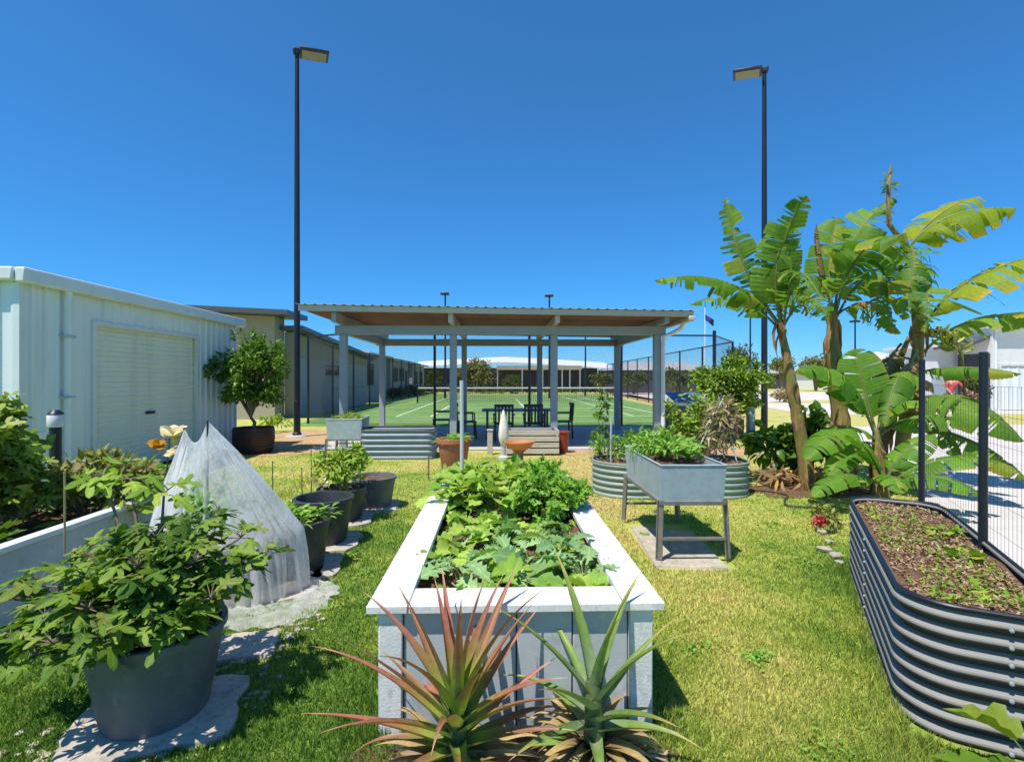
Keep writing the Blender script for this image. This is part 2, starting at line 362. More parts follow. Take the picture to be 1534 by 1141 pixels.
def net_mat():
    m, n, l, b = newmat('garden_net')
    b.inputs['Base Color'].default_value = (.92, .92, .91, 1); b.inputs['Roughness'].default_value = .7
    t = n.new('ShaderNodeBsdfTranslucent'); t.inputs['Color'].default_value = (.92, .92, .91, 1)
    tr = n.new('ShaderNodeBsdfTransparent')
    m1 = n.new('ShaderNodeMixShader'); m1.inputs[0].default_value = .62; l.new(b.outputs[0], m1.inputs[1]); l.new(t.outputs[0], m1.inputs[2])
    f = noise(n, l, 4, 8, .82, stretch=(1, 1, .4)); f9 = noise(n, l, 160, 2, .5); r = ramp(n, l, f, [(.36, (.28,) * 3), (.60, (.96,) * 3)]); r = mixc(n, l, .30, r, ramp(n, l, f9, [(.38, (.5,) * 3), (.58, (1, 1, 1))]), 'MULTIPLY')
    m2 = n.new('ShaderNodeMixShader'); l.new(r, m2.inputs[0]); l.new(tr.outputs[0], m2.inputs[1]); l.new(m1.outputs[0], m2.inputs[2])
    l.new(m2.outputs[0], n['Material Output'].inputs['Surface'])
    return m
M['net'] = net_mat()

def trunk_mat():
    m, n, l, b = newmat('banana_trunk')
    f = noise(n, l, 7, 6, .7, stretch=(3, 3, .55)); f2 = noise(n, l, 2.2, 3, .6, stretch=(1, 1, 1.4))
    c = ramp(n, l, f, [(.30, (.05, .028, .016)), (.45, (.24, .12, .045)), (.60, (.40, .25, .09)), (.78, (.52, .40, .22))])
    c2 = ramp(n, l, f, [(.3, (.14, .15, .03)), (.7, (.27, .26, .055))])
    c = mixc(n, l, ramp(n, l, f2, [(.45, (0, 0, 0)), (.6, (1, 1, 1))]), c, c2)
    l.new(c, b.inputs['Base Color']); b.inputs['Roughness'].default_value = .75; bump(n, l, b, f, .7, .03)
    return m
M['banana_trunk'] = trunk_mat()

# ------------------------------------------------------------------ leaf shapes (unit length along +y)
def rows(ys, hw, fold=.25, wave=0.0):
    V = []
    for i, (y, w) in enumerate(zip(ys, hw)):
        z = fold * w + (wave if i % 2 else -wave)
        V += [(-w, y, z), (0, y, 0), (w, y, fold * w - (wave if i % 2 else -wave))]
    Fs = []
    for i in range(len(ys) - 1):
        a = 3 * i; Fs += [(a, a + 1, a + 4, a + 3), (a + 1, a + 2, a + 5, a + 4)]
    return np.array(V, float), np.array(Fs)
def fan(half, c=(0, .42, .05), tipz=-.04):
    pts = [(x, y) for x, y in half]; full = pts + [(-x, y) for x, y in reversed(pts) if x > 1e-6]
    V = [c] + [(x, y, tipz * (1 if (abs(x) + abs(y - .4)) > .5 else -.3)) for x, y in full]
    k = len(full); Fs = [(0, 1 + (i + 1) % k, 1 + i) for i in range(k)]
    return np.array(V, float), np.array(Fs)
OVAL = rows([0, .2, .45, .7, .9, 1], [.015, .15, .21, .165, .075, .004])
NARROW = rows([0, .2, .45, .7, .9, 1], [.012, .075, .10, .08, .035, .003])
BROAD = rows([0, .12, .3, .5, .7, .88, 1], [.02, .22, .34, .36, .27, .13, .01], .2, .012)
KALE = rows([0, .16, .2, .32, .36, .48, .53, .64, .69, .8, .85, .93, 1], [.03, .035, .16, .09, .27, .14, .34, .17, .33, .15, .22, .08, .01], .3, .02)
FIG = fan([(0, 0), (.08, .03), (.30, .04), (.38, .15), (.16, .28), (.40, .44), (.47, .60), (.36, .60), (.13, .50), (.17, .74), (.11, .93), (0, 1)])
PUMP = fan([(0, .06), (.12, -.05), (.30, -.02), (.44, .12), (.36, .24), (.52, .36), (.50, .52), (.34, .54), (.36, .72), (.26, .80), (.15, .78), (.08, .92), (0, 1)], (0, .38, -.02), .07)
BLADE = rows([0, .35, .7, 1], [.03, .032, .022, .002], .4)

def unit(v): v = np.asarray(v, float); return v / (np.linalg.norm(v, axis=-1, keepdims=True) + 1e-9)

def leaves(mb, tpl, pos, d, nrm, size, droop=.2, wid=1.0):
    TV, TF = tpl; n = len(pos); k = len(TV)
    size = np.broadcast_to(np.asarray(size, float), (n,)); droop = np.broadcast_to(np.asarray(droop, float), (n,))
    d = unit(d); x = unit(np.cross(d, nrm)); z = np.cross(x, d)
    wv = rs.uniform(.72, 1.2, (n, 1)); cv = rs.uniform(-.5, .9, (n, 1)); bend = rs.randn(n, 1) * .14
    lx = (TV[None, :, 0] * wv + bend * TV[None, :, 1] ** 2) * size[:, None] * wid; ly = TV[None, :, 1] * size[:, None]
    lz = (TV[None, :, 2] + cv * TV[None, :, 0] ** 2 * 1.4) * size[:, None] - droop[:, None] * (TV[None, :, 1] ** 2) * size[:, None]
    W = pos[:, None, :] + lx[..., None] * x[:, None] + ly[..., None] * d[:, None] + lz[..., None] * z[:, None]
    Fs = (TF[None] + (np.arange(n) * k)[:, None, None]).reshape(-1, TF.shape[1])
    mb.add(W.reshape(-1, 3), Fs, np.tile((np.abs(TV[:, 0]) > 1e-4) * 1.0, n))

def blob_pts(c, r, n, clumps=14, cr=.35, flat=.0):
    """points in uneven clumps through an ellipsoid"""
    u = unit(rs.randn(clumps, 3)); u[:, 2] = np.where(u[:, 2] < -.55, -u[:, 2] * .5, u[:, 2])
    cc = u * (rs.uniform(.35, .95, (clumps, 1))) * r
    k = rs.randint(0, clumps, n); s = rs.uniform(.5, 1.35, clumps)
    p = cc[k] + unit(rs.randn(n, 3)) * (rs.uniform(0, 1, (n, 1)) ** .5) * cr * s[k][:, None] * np.asarray(r)
    return np.asarray(c) + p, np.asarray(c) + cc

def bush(mb, c, r, n, tpl=OVAL, size=(.06, .1), clumps=14, cr=.35, droop=.25, up=.6, wid=1.0):
    r = np.asarray(r, float); p, cc = blob_pts(c, r, n, clumps, cr)
    out = unit((p - np.asarray(c)) / r); d = unit(out * .8 + rs.randn(n, 3) * .55 + arr(0, 0, -.1))
    nr = unit(out * .6 + rs.randn(n, 3) * .45 + arr(0, 0, up))
    leaves(mb, tpl, p, d, nr, rs.uniform(size[0], size[1], n), rs.uniform(0, droop * 2, n), wid)
    return cc

def rosette(mb, sm, base, n, length, tpl, elev=(.3, 1.2), pet=.4, size=(.12, .2), droop=.35, az0=None, az=None, rad=.004):
    """leaves on stalks springing from one point"""
    base = np.asarray(base, float)
    for i in range(n):
        a = (rs.uniform(0, 2 * math.pi) if az is None else rs.uniform(*az)); e = rs.uniform(*elev)
        d0 = arr(math.cos(a) * math.cos(e), math.sin(a) * math.cos(e), math.sin(e)); ln = length * rs.uniform(.7, 1.15)
        e1 = e * .55; d1 = arr(math.cos(a) * math.cos(e1), math.sin(a) * math.cos(e1), math.sin(e1))
        q = base + d0 * ln * pet * .5; p = q + unit(d0 + d1) * ln * pet * .5
        if sm is not None: sm.tube([base, q, p], [rad * 1.2, rad, rad * .7], 5)
        leaves(mb, tpl, p[None], (d1 * .9 + arr(0, 0, -.15))[None], (arr(0, 0, 1) - d1 * .3 + rs.randn(3) * .30)[None], rs.uniform(*size), rs.uniform(droop * .5, droop * 1.4))

# ------------------------------------------------------------------ the setting
def sheet(name, pts, z, m, kind='structure'):
    b = MB(); b.poly(pts, z); return tag(b.build(name, m), None, None, kind=kind)
def blobpoly(c, rx, ry, n=40, j=.12, rz=0):
    o = []
    for k in range(n):
        a = 2 * math.pi * k / n; s = 1 + j * math.sin(3 * a + c[0]) + j * .7 * math.sin(7 * a + c[1]) + j * .4 * math.sin(13 * a)
        x, y = rx * s * math.cos(a), ry * s * math.sin(a)
        o.append((c[0] + x * math.cos(rz) - y * math.sin(rz), c[1] + x * math.sin(rz) + y * math.cos(rz)))
    return o
sheet('ground', [(-700, -60), (700, -60), (700, 1200), (-700, 1200)], 0, M['lawn'])
sheet('sand', blobpoly((-4.75, 12.6), 2.3, 2.5, 60, .10), .004, M['sand'])
sheet('sand_verge', [(7.9, 20), (9.4, 20), (11.6, 50), (9.9, 50)], .004, M['sand'])
sheet('bare_earth', blobpoly((3.55, 10.6), 3.2, .55, 50, .14), .004, M['sand'])
sheet('court', [(-7.25, 16.3), (7.6, 16.3), (8.6, 50), (-8.4, 50)], .008, M['court'])
sheet('slab', [(-4.3, 10.75), (4.2, 11.0), (4.05, 16.28), (-4.45, 16.28)], .012, M['concrete'])
sheet('path', [(3.25, 1.0), (3.9, 4.2), (5.0, 6.2), (7.2, 9.3), (9.3, 15.6), (13.2, 17.0), (40, 16.2), (40, 1.0)], .004, M['path'])
sheet('driveway', [(12.5, 21.5), (42, 23), (42, 26), (20, 32), (14.5, 32)], .006, M['path'])
sheet('road', [(9.9, 30), (14.5, 32), (30, 42), (60, 60), (10.2, 60)], .004, M['path'])
sheet('soil_patch', blobpoly((4.15, 7.1), .95, .62, 40, .13, .35), .006, M['soil'])
sheet('mulch', blobpoly((.04, 1.82), .68, .36, 40, .12), .005, M['soil'])
# tennis lines on the court, a few millimetres above it
lb = MB()
Ms = Matrix.Rotation(SITE, 4, 'Z'); Ms.translation = (.85, 20.6, 0)
for x in (-5.48, 5.48): lb.box(x - .04, 0, .010, x + .04, 23.8, .0125, Ms)
for x in (-4.11, 4.11): lb.box(x - .04, .1, .010, x + .04, 23.7, .0125, Ms)
for y in (0, 5.5, 18.3, 23.72): lb.box(-5.4 if y in (0, 23.72) else -4.05, y - .04, .010, 5.4 if y in (0, 23.72) else 4.05, y + .04, .0121, Ms)
lb.box(-.04, 5.6, .010, .04, 18.2, .0121, Ms)
tag(lb.build('court_lines', M['line_white']), None, None, kind='structure')

# ------------------------------------------------------------------ shed with roller door
def ribbed(b, x0, x1, z0, z1, y, pitch, depth, horiz=False, rib=.35):
    """a profiled sheet in the xz plane facing -y"""
    s0, s1 = (z0, z1) if horiz else (x0, x1); q = [s0]; dd = [0]; p = s0
    while p + pitch < s1:
        w = pitch * rib; a = p + pitch - w
        for t, dv in ((a, 0), (a + w * .22, depth), (a + w * .78, depth), (a + w, 0)): q.append(t); dd.append(dv)
        p += pitch
    q.append(s1); dd.append(0); q = np.array(q); dd = np.array(dd); P = np.zeros((2, len(q), 3))
    for k in (0, 1):
        if horiz: P[k, :, 0] = (x0, x1)[k]; P[k, :, 2] = q
        else: P[k, :, 2] = (z0, z1)[1 - k]; P[k, :, 0] = q
        P[k, :, 1] = y - dd
    b.grid(P if not horiz else P[::-1])

shed = thing('shed', 'pale blue-grey steel shed with a white roller door and downpipe', 'shed', (-5.95, 6.18, 0), SITE)
LEN, EAVE = 5.15, 2.83
Mr = Matrix.Rotation(math.radians(90), 4, 'Z')     # local: x along the door wall (view depth), sheet faces +X
def rot_add(fn, dest):
    t = MB(); fn(t)
    for V, Fq in zip(t.V, t.F):
        pass
    off = 0
    V = np.concatenate(t.V); Fs = t.F
    V2 = np.stack([-V[:, 1], V[:, 0], V[:, 2]], 1)
    base = dest.n; dest.V.append(V2); dest.T.append(np.zeros(len(V2)))
    for f in Fs: dest.F.append(f + base)
    dest.n += len(V2)
D0, D1, DT = 1.16, 3.62, 2.27                      # roller door from..to along the wall, head height
w = MB()
rot_add(lambda t: (ribbed(t, 0, D0 - .42, 0, EAVE - .1, 0, .19, .028), ribbed(t, D0 - .42, D0, 0, EAVE - .1, 0, 2, .02),
                   ribbed(t, D0, D1, DT, EAVE - .1, 0, .19, .028), ribbed(t, D1, LEN, 0, EAVE - .1, 0, .19, .028)), w)
ribbed(w, -4.2, 0, 0, EAVE - .1, 0, .19, .028)
w.box(-4.2, LEN - .02, 0, -.02, LEN, EAVE - .1)
w.build('wall', M['shed'], shed)
tr = MB()
tr.box(-.05, -.033, 0, .033, .05, EAVE - .16)
tr.box(-.02, D0 - .07, 0, .036, D0, DT + .07); tr.box(-.02, D1, 0, .036, D1 + .07, DT + .07); tr.box(-.02, D0, DT, .036, D1, DT + .07)
tr.build('corner_trim', M['shed_trim'], shed, bevel=.005)
dr = MB(); rot_add(lambda t: ribbed(t, D0, D1, .02, DT, .06, .076, .016, True, .75), dr)
door = dr.build('roller_door', M['roller'], shed)
hd = MB(); hd.box(-.045, (D0 + D1) / 2 - .09, .93, -.005, (D0 + D1) / 2 + .09, .97); hd.box(-.045, D0 + .3, .02, -.02, D1 - .3, .07); hd.build('handle', M['dark_metal'], door)
rf = MB(); rf.box(-4.4, -.06, EAVE - .06, .06, LEN + .1, EAVE - .005); rf.build('roof', M['zinc_roof'], shed)
gt = MB(); gt.box(.03, -.10, EAVE - .17, .15, LEN + .15, EAVE + .01); gt.box(-4.45, -.13, EAVE - .15, .03, -.02, EAVE + .008)
gt.build('gutter', M['shed_trim'], shed, bevel=.018)
dp = MB(); dp.tube([(.09, .60, EAVE - .15), (.09, .60, EAVE - .22), (.085, .60, EAVE - .3), (.085, .60, .02)], .045, 12); dpo = dp.build('downpipe', M['pvc'], shed)
for z in (.35, 1.25, 2.05): br = MB(); br.box(.0, .53, z, .135, .67, z + .03); br.build('bracket', M['galv'], dpo)
bn = thing('waste_bin', 'narrow slate-grey bin standing at the end of the shed wall', 'bin', at(338, 668, 11.3) * arr(1, 1, 0), .2)
b = MB(); b.lathe([(.14, 0), (.145, .02), (.19, .66)], n=4); b.build('bin_body', M['grey_plastic'], bn, rz=.78, bevel=.01)
b = MB(); b.lathe([(.205, .66), (.205, .70), (.12, .745)], n=4); b.build('lid', M['dark_metal'], bn, rz=.78, bevel=.01)

# ------------------------------------------------------------------ houses
def wall_window(par, x0, z0, x1, z1, y, mesh=True, bars=1):
    f = MB(); t = .05
    f.box(x0, y - .05, z0, x1, y + .01, z0 + t); f.box(x0, y - .05, z1 - t, x1, y + .01, z1)
    f.box(x0, y - .05, z0 + t, x0 + t, y + .01, z1 - t); f.box(x1 - t, y - .05, z0 + t, x1, y + .01, z1 - t)
    for k in range(bars):
        xm = x0 + (x1 - x0) * (k + 1) / (bars + 1); f.box(xm - .02, y - .045, z0 + t, xm + .02, y + .01, z1 - t)
    wo = f.build('window', M['dark_metal'], par)
    g = MB(); g.box(x0 + t, y - .02, z0 + t, x1 - t, y - .005, z1 - t); g.build('pane', M['glass'], wo)

# the beige house behind the shed: a tall mono-pitch part and a lower grey part stepping away
h = thing('house', 'beige house with two dark mono-pitch roofs behind the shed', 'house', (-8.9, 19.2, 0), SITE)
b = MB()
b.add([(-9, 0, 0), (0, 0, 0), (0, .88, 0), (-9, .88, 0), (-9, 0, 4.25), (0, 0, 3.86), (0, .88, 3.86), (-9, .88, 4.25)], [(0, 1, 5, 4), (1, 2, 6, 5), (2, 3, 7, 6), (3, 0, 4, 7), (4, 5, 6, 7)])
b.build('wall', M['beige_wall'], h)
b = MB(); b.add([(-9.6, -.7, 4.30), (.75, -.7, 3.84), (.75, 1.3, 3.84), (-9.6, 1.3, 4.30), (-9.6, -.7, 4.48), (.75, -.7, 4.02), (.75, 1.3, 4.02), (-9.6, 1.3, 4.48)],
              [(3, 2, 1, 0), (4, 5, 6, 7), (0, 1, 5, 4), (1, 2, 6, 5), (2, 3, 7, 6), (3, 0, 4, 7)]); b.build('roof', M['dark_roof'], h)
b = MB()
b.add([(.0, .9, 0), (.35, .9, 0), (.35, 12, 0), (.0, 12, 0), (.0, .9, 3.35), (.35, .9, 3.35), (.35, 12, 2.72), (.0, 12, 2.72)], [(0, 1, 5, 4), (1, 2, 6, 5), (2, 3, 7, 6), (3, 0, 4, 7), (4, 5, 6, 7)])
b.build('wall', M['beige_wall'], h)
b = MB(); b.box(.352, .9, 0, .38, 11.98, 2.33); b.build('lower_cladding', M['grey_wall'], h)
b = MB(); b.add([(.02, .4, 3.40), (.9, .4, 3.40), (.9, 12.4, 2.72), (.02, 12.4, 2.72), (.02, .4, 3.56), (.9, .4, 3.56), (.9, 12.4, 2.88), (.02, 12.4, 2.88)],
              [(3, 2, 1, 0), (4, 5, 6, 7), (0, 1, 5, 4), (1, 2, 6, 5), (2, 3, 7, 6), (3, 0, 4, 7)]); b.build('roof', M['dark_roof'], h)
b = MB(); b.box(.37, 4.6, 1.75, .39, 7.2, 2.1); wo = b.build('window', M['glass'], h)
b = MB(); b.box(.37, 4.5, 1.68, .43, 7.3, 1.745); b.box(.37, 4.5, 2.105, .43, 7.3, 2.16); b.build('frame', M['dark_metal'], wo)
b = MB(); b.box(.352, .9, 2.335, .385, 11.9, 2.40); b.build('trim', M['beige_wall'], h)

def row_house(name, label, loc, ln, hh, wallm, roofm, wins, rz=SITE, depth=7, pitch=.55, group=None):
    """a house whose long side (length ln along local y) looks over the court towards +x"""
    o = thing(name, label, 'house', loc, rz, group); b = MB()
    b.add([(-depth, 0, 0), (0, 0, 0), (0, ln, 0), (-depth, ln, 0), (-depth, 0, hh), (0, 0, hh), (0, ln, hh), (-depth, ln, hh), (-depth / 2, 0, hh + pitch), (-depth / 2, ln, hh + pitch)],
          [(0, 1, 5, 8, 4), (1, 2, 6, 5), (2, 3, 7, 9, 6), (3, 0, 4, 7)]); b.build('wall', wallm, o)
    b = MB(); e = .45; b.add([(-depth - e, -e, hh - .04), (-depth / 2, -e, hh + pitch), (e, -e, hh - .04), (-depth - e, ln + e, hh - .04), (-depth / 2, ln + e, hh + pitch), (e, ln + e, hh - .04),
        (-depth - e, -e, hh + .12), (-depth / 2, -e, hh + pitch + .16), (e, -e, hh + .12), (-depth - e, ln + e, hh + .12), (-depth / 2, ln + e, hh + pitch + .16), (e, ln + e, hh + .12)],
        [(0, 3, 4, 1), (1, 4, 5, 2), (6, 7, 10, 9), (7, 8, 11, 10), (0, 1, 7, 6), (1, 2, 8, 7), (3, 9, 10, 4), (4, 10, 11, 5), (2, 5, 11, 8), (0, 6, 9, 3)]); b.build('roof', roofm, o)
    for (y0, z0, y1, z1) in wins:
        b = MB(); b.box(-.02, y0, z0, .045, y1, z1); wo = b.build('window', M['dark_metal'], o)
        ym = (y0 + y1) / 2; b = MB(); b.box(.046, y0 + .06, z0 + .06, .052, ym - .025, z1 - .06); b.box(.046, ym + .025, z0 + .06, .052, y1 - .06, z1 - .06); b.build('pane', M['glass'], wo)
    return o
row_house('house', 'grey house with a tall dark window and white roof edge beside the court', (-9.3, 32.2, 0), 6.5, 3.1, M['grey_wall'], M['white_roof'], [(.8, 1.1, 2.4, 2.75), (4.6, 1.3, 5.5, 2.2)])
row_house('house', 'pale house with paired windows further along the court', (-9.4, 39.6, 0), 8.5, 3.0, M['grey_wall'], M['white_roof'], [(.9, 1.3, 2.9, 2.5), (3.6, 1.3, 5.6, 2.5), (6.4, .2, 7.3, 2.3)])
row_house('house', 'farthest small grey house at the end of the left row', (-9.6, 49.3, 0), 8, 2.9, M['grey_wall'], M['dark_roof'], [(1, 1, 3, 2.3), (4.5, 1, 6.5, 2.3)])

# the long clubhouse beyond the court
h = thing('clubhouse', 'long low clubhouse with a white curved roof and dark verandah', 'building', (0, 60, 0))
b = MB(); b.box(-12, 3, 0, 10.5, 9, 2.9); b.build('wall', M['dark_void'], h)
b = MB(); n = 40; P = np.zeros((2, n, 3)); xs = np.linspace(-12.5, 12.5, n); zz = 4.30 - .034 * np.abs(xs + 1) ** 1.2
P[0, :, 0] = xs; P[0, :, 1] = .8; P[0, :, 2] = zz - .75; P[1, :, 0] = xs; P[1, :, 1] = 9.5; P[1, :, 2] = zz + .25; b.grid(P)
P2 = P.copy(); P2[..., 2] -= .14; b.grid(P2[::-1]); P3 = np.stack([P2[0], P[0]]); b.grid(P3); P4 = np.stack([P[1], P2[1]]); b.grid(P4); b.build('roof', M['white_roof'], h)
b = MB(); b.box(-1.8, .2, 2.62, 8.2, .34, 3.12); b.build('fascia', M['beige_wall'], h)
b = MB(); b.box(-2.2, .36, 2.7, 8.4, 3, 2.85); b.build('roof', M['dark_roof'], h)
for x in (-1.7, 1.2, 3.6, 5.9, 6.8, 8.0):
    b = MB(); b.box(x - .07, .2, 0, x + .07, .33, 2.62); b.build('post', M['shelter'], h)
for x in (-10.5, -8.4, -5.6):
    b = MB(); b.box(x, 2.94, .9, x + 1.5, 2.98, 2.3); wo = b.build('window', M['glass'], h); b = MB(); b.box(x - .06, 2.9, .82, x + 1.56, 2.93, .9); b.build('sill', M['grey_wall'], wo)

# white houses on the right
h = thing('house', 'white block house with a pale garage door at the right edge', 'house', (22.9, 24.4, 0), -.03)
b = MB(); b.box(0, 0, 0, 12, 2.0, 3.95); b.build('wall', M['white_wall'], h)
b = MB(); b.box(-.12, -.35, 3.95, 12.2, 2.2, 4.12); b.build('roof', M['white_roof'], h)
b = MB(); ribbed(b, .35, 2.9, .05, 2.05, -.03, .42, .02, False, .3); b.build('garage_door', M['shed'], h)
b = MB(); b.box(.24, -.08, 0, .35, .02, 2.15); b.box(2.9, -.08, 0, 3.03, .02, 2.15); b.box(.24, -.08, 2.15, 3.03, .02, 2.25); b.build('door_frame', M['white'], h)
b = MB(); b.tube([(.10, -.06, 3.9), (.10, -.06, .05)], .05, 10); b.build('downpipe', M['pvc'], h)
b = MB(); b.box(-.03, .12, 0, -.004, 1.95, 2.75); b.build('porch_shade', M['dark_void'], h)  # dark sheet standing in for the shade inside the porch
b = MB(); b.add([(-1.0, .1, 3.06), (-.02, .1, 3.46), (-.02, 2.6, 3.46), (-1.0, 2.6, 3.06), (-1.0, .1, 3.2), (-.02, .1, 3.6), (-.02, 2.6, 3.6), (-1.0, 2.6, 3.2)],
    [(3, 2, 1, 0), (4, 5, 6, 7), (0, 1, 5, 4), (1, 2, 6, 5), (2, 3, 7, 6), (3, 0, 4, 7)]); b.build('roof', M['dark_roof'], h)
h = thing('house', 'low white block house behind the bananas and the gardener', 'house', (21.5, 26.7, 0), -.03)
b = MB(); b.box(0, 0, 0, 2.6, 2.6, 3.15); b.build('wall', M['white_wall'], h)
b = MB(); b.box(-.2, -.25, 3.15, 2.8, 2.8, 3.3); b.build('roof', M['white_roof'], h)
b = MB(); b.box(.35, -.04, 0, 1.2, .01, 2.1); d_ = b.build('door', M['galv'], h); b = MB(); b.box(1.08, -.09, .98, 1.14, -.04, 1.06); b.build('handle', M['dark_metal'], d_)
h = thing('house', 'distant white house with a tall window seen between banana trunks', 'house', (24.6, 36, 0), 0)
b = MB(); b.box(0, 0, 0, 3.4, 3, 2.9); b.build('wall', M['white_wall'], h)
b = MB(); b.add([(-.3, -.4, 2.9), (3.7, -.4, 2.9), (3.7, 3.4, 2.9), (-.3, 3.4, 2.9), (1.2, 1.5, 3.5), (2.2, 1.5, 3.5)], [(3, 2, 1, 0), (0, 1, 5, 4), (1, 2, 5), (2, 3, 4, 5), (3, 0, 4)]); b.build('roof', M['white_roof'], h)
wall_window(h, .7, .4, 1.7, 2.3, 0)
h = thing('house', 'far grey house with a dark garage opening beside the right light pole', 'house', (39.5, 80, 0), 0)
b = MB(); b.box(0, 0, 0, 10, 8, 2.5); b.build('wall', M['white_wall'], h)
b = MB(); b.add([(-.4, -.4, 2.5), (10.4, -.4, 2.5), (10.4, 8.4, 2.5), (-.4, 8.4, 2.5), (3, 4, 3.2), (7, 4, 3.2)], [(3, 2, 1, 0), (0, 1, 5, 4), (1, 2, 5), (2, 3, 4, 5), (3, 0, 4)]); b.build('roof', M['grey_wall'], h)
b = MB(); b.box(.4, -.05, 0, 3.6, .02, 2.3); b.build('garage_door', M['dark_void'], h)
h = thing('house', 'row of far pale units with grey roof behind the banana trunks', 'house', (52, 86, 0), 0)
b = MB(); b.box(0, 0, 0, 22, 8, 2.6); b.build('wall', M['white_wall'], h)
b = MB(); b.add([(-.4, -.4, 2.6), (22.4, -.4, 2.6), (22.4, 8.4, 2.6), (-.4, 8.4, 2.6), (3, 4, 3.5), (19, 4, 3.5)], [(3, 2, 1, 0), (0, 1, 5, 4), (1, 2, 5), (2, 3, 4, 5), (3, 0, 4)]); b.build('roof', M['grey_wall'], h)
for x in (2, 8, 14): wall_window(h, x, .8, x + 2, 2.1, 0)
h = thing('house', 'long far low house with grey roof behind the right fence', 'house', (10.8, 56, 0), 0)
b = MB(); b.box(0, 0, 0, 12, 8, 2.5); b.build('wall', M['dark_void'], h)
b = MB(); b.add([(-.4, -.4, 2.5), (12.4, -.4, 2.5), (12.4, 8.4, 2.5), (-.4, 8.4, 2.5), (3, 4, 3.5), (9, 4, 3.5)], [(3, 2, 1, 0), (0, 1, 5, 4), (1, 2, 5), (2, 3, 4, 5), (3, 0, 4)]); b.build('roof', M['grey_wall'], h)
wall_window(h, 1.5, 1, 3.5, 2.1, 0); wall_window(h, 5.5, 1, 7.5, 2.1, 0)

# ------------------------------------------------------------------ open shelter
sh = thing('shelter', 'open steel picnic shelter with a flat roof and timber lining', 'shelter', (-.22, 11.2, 0), SITE)
YB = 3.75; XS = (-3.43, -1.06, 1.14, 3.42)
for yy in (0, YB):
    for x in XS:
        x2 = x
        b = MB(); b.box(x2 - .075, yy - .075, .012, x2 + .075, yy + .075, 2.47); p = b.build('post', M['shelter'], sh, bevel=.008)
        b = MB(); b.box(x2 - .13, yy - .13, .012, x2 + .13, yy + .13, .03); b.build('base_plate', M['galv'], p)
for yy in (0, YB):
    b = MB(); b.box(-3.6, yy - .065, 2.472, 3.6, yy + .065, 2.665); b.build('beam', M['shelter'], sh, bevel=.006)
for x in XS:
    b = MB(); b.box(x - .05, -.68, 2.667, x + .05, YB + .65, 2.87); b.build('rafter', M['shelter'] if abs(x) > 2 else M['shelter_light'], sh, bevel=.006)
for x in XS[:1] + XS[3:]:
    b = MB(); b.box(x - .06, .07, 2.475, x + .06, YB - .07, 2.655); b.build('beam', M['shelter'], sh, bevel=.006)
def slope(x): return -.012 * (x + 4.3)
b = MB(); b.add([(x, y, 2.88 + z + slope(x)) for z in (0, .03) for y in (-.72, YB + .7) for x in (-3.97, 3.8)],
    [(0, 2, 3, 1), (4, 5, 7, 6), (0, 1, 5, 4), (2, 6, 7, 3), (0, 4, 6, 2), (1, 3, 7, 5)]); b.build('soffit_lining', M['soffit'], sh)
b = MB(); b.add([(x, y, 2.885 + z + slope(x)) for z in (0, .11) for y in (-.80, -.722) for x in (-4.10, 3.93)],
    [(0, 2, 3, 1), (4, 5, 7, 6), (0, 1, 5, 4), (2, 6, 7, 3), (0, 4, 6, 2), (1, 3, 7, 5)]); b.build('fascia', M['shelter_light'], sh)
xs = np.arange(-4.14, 3.98, .0317); zz = 3.005 + slope(xs) + .014 * np.maximum(0, np.sin((xs) * 2 * math.pi / .19)) ** 2 * 1.6
P = np.zeros((2, len(xs), 3)); P[:, :, 0] = xs; P[0, :, 1] = -.86; P[1, :, 1] = YB + .8; P[:, :, 2] = zz
b = MB(); b.grid(P); P2 = P.copy(); P2[..., 2] -= .006; b.grid(P2[::-1]); b.grid(np.stack([P2[0], P[0]])); b.build('roof_sheet', M['zinc_roof'], sh)
b = MB(); b.box(3.82, -.85, 2.70, 3.95, YB + .8, 2.80); b.build('gutter', M['shelter_light'], sh, bevel=.02)
b = MB(); b.tube([(3.88, -.45, 2.72), (3.84, -.35, 2.60), (3.7, -.2, 2.50), (3.54, -.12, 2.44), (3.52, -.11, 2.2), (3.52, -.11, .02)], .045, 10); b.build('downpipe', M['pvc'], sh)

# picnic table and chairs under the shelter
t = thing('picnic_table', 'dark blue picnic table standing under the shelter', 'table', (.12, 13.1, .012), SITE)
b = MB(); b.box(-.88, -.4, .69, .88, .4, .73); b.build('tabletop', M['table_blue'], t, bevel=.01)
for x in (-.75, .75):
    for y in (-.32, .32): b = MB(); b.box(x - .025, y - .025, 0, x + .025, y + .025, .69); b.build('leg', M['table_blue'], t)
def chair(label, loc, rz):
    o = thing('garden_chair', label, 'chair', loc, rz, 'dark slatted chairs under the shelter')
    b = MB(); b.box(-.23, -.22, .41, .23, .24, .44); b.build('seat', M['chair_dark'], o, bevel=.01)
    b = MB(); b.box(-.23, -.26, .82, .23, -.22, .90)
    for k in range(6): x = -.2 + k * .08; b.beam((x, -.22, .44), (x, -.25, .83), .045, .02)
    b.build('backrest', M['chair_dark'], o, bevel=.006)
    for x in (-.21, .21):
        for y in (-.2, .21): b = MB(); b.beam((x, y * 1.1, 0), (x, y, .41), .035); b.build('leg', M['chair_dark'], o)
        b = MB(); b.box(x * 1.12 - .025, -.24, .63, x * 1.12 + .025, .2, .655); b.beam((x * 1.12, .18, .41), (x * 1.12, .18, .63), .03); b.build('armrest', M['chair_dark'], o)
    return o
c0 = chair('dark slatted chair near the middle of the blue table, back to the camera', (-.20, 12.35, .012), .05)
dup(c0, (.52, 12.4, .012), -.04, 'dark slatted chair backing the camera beside the front shelter post')
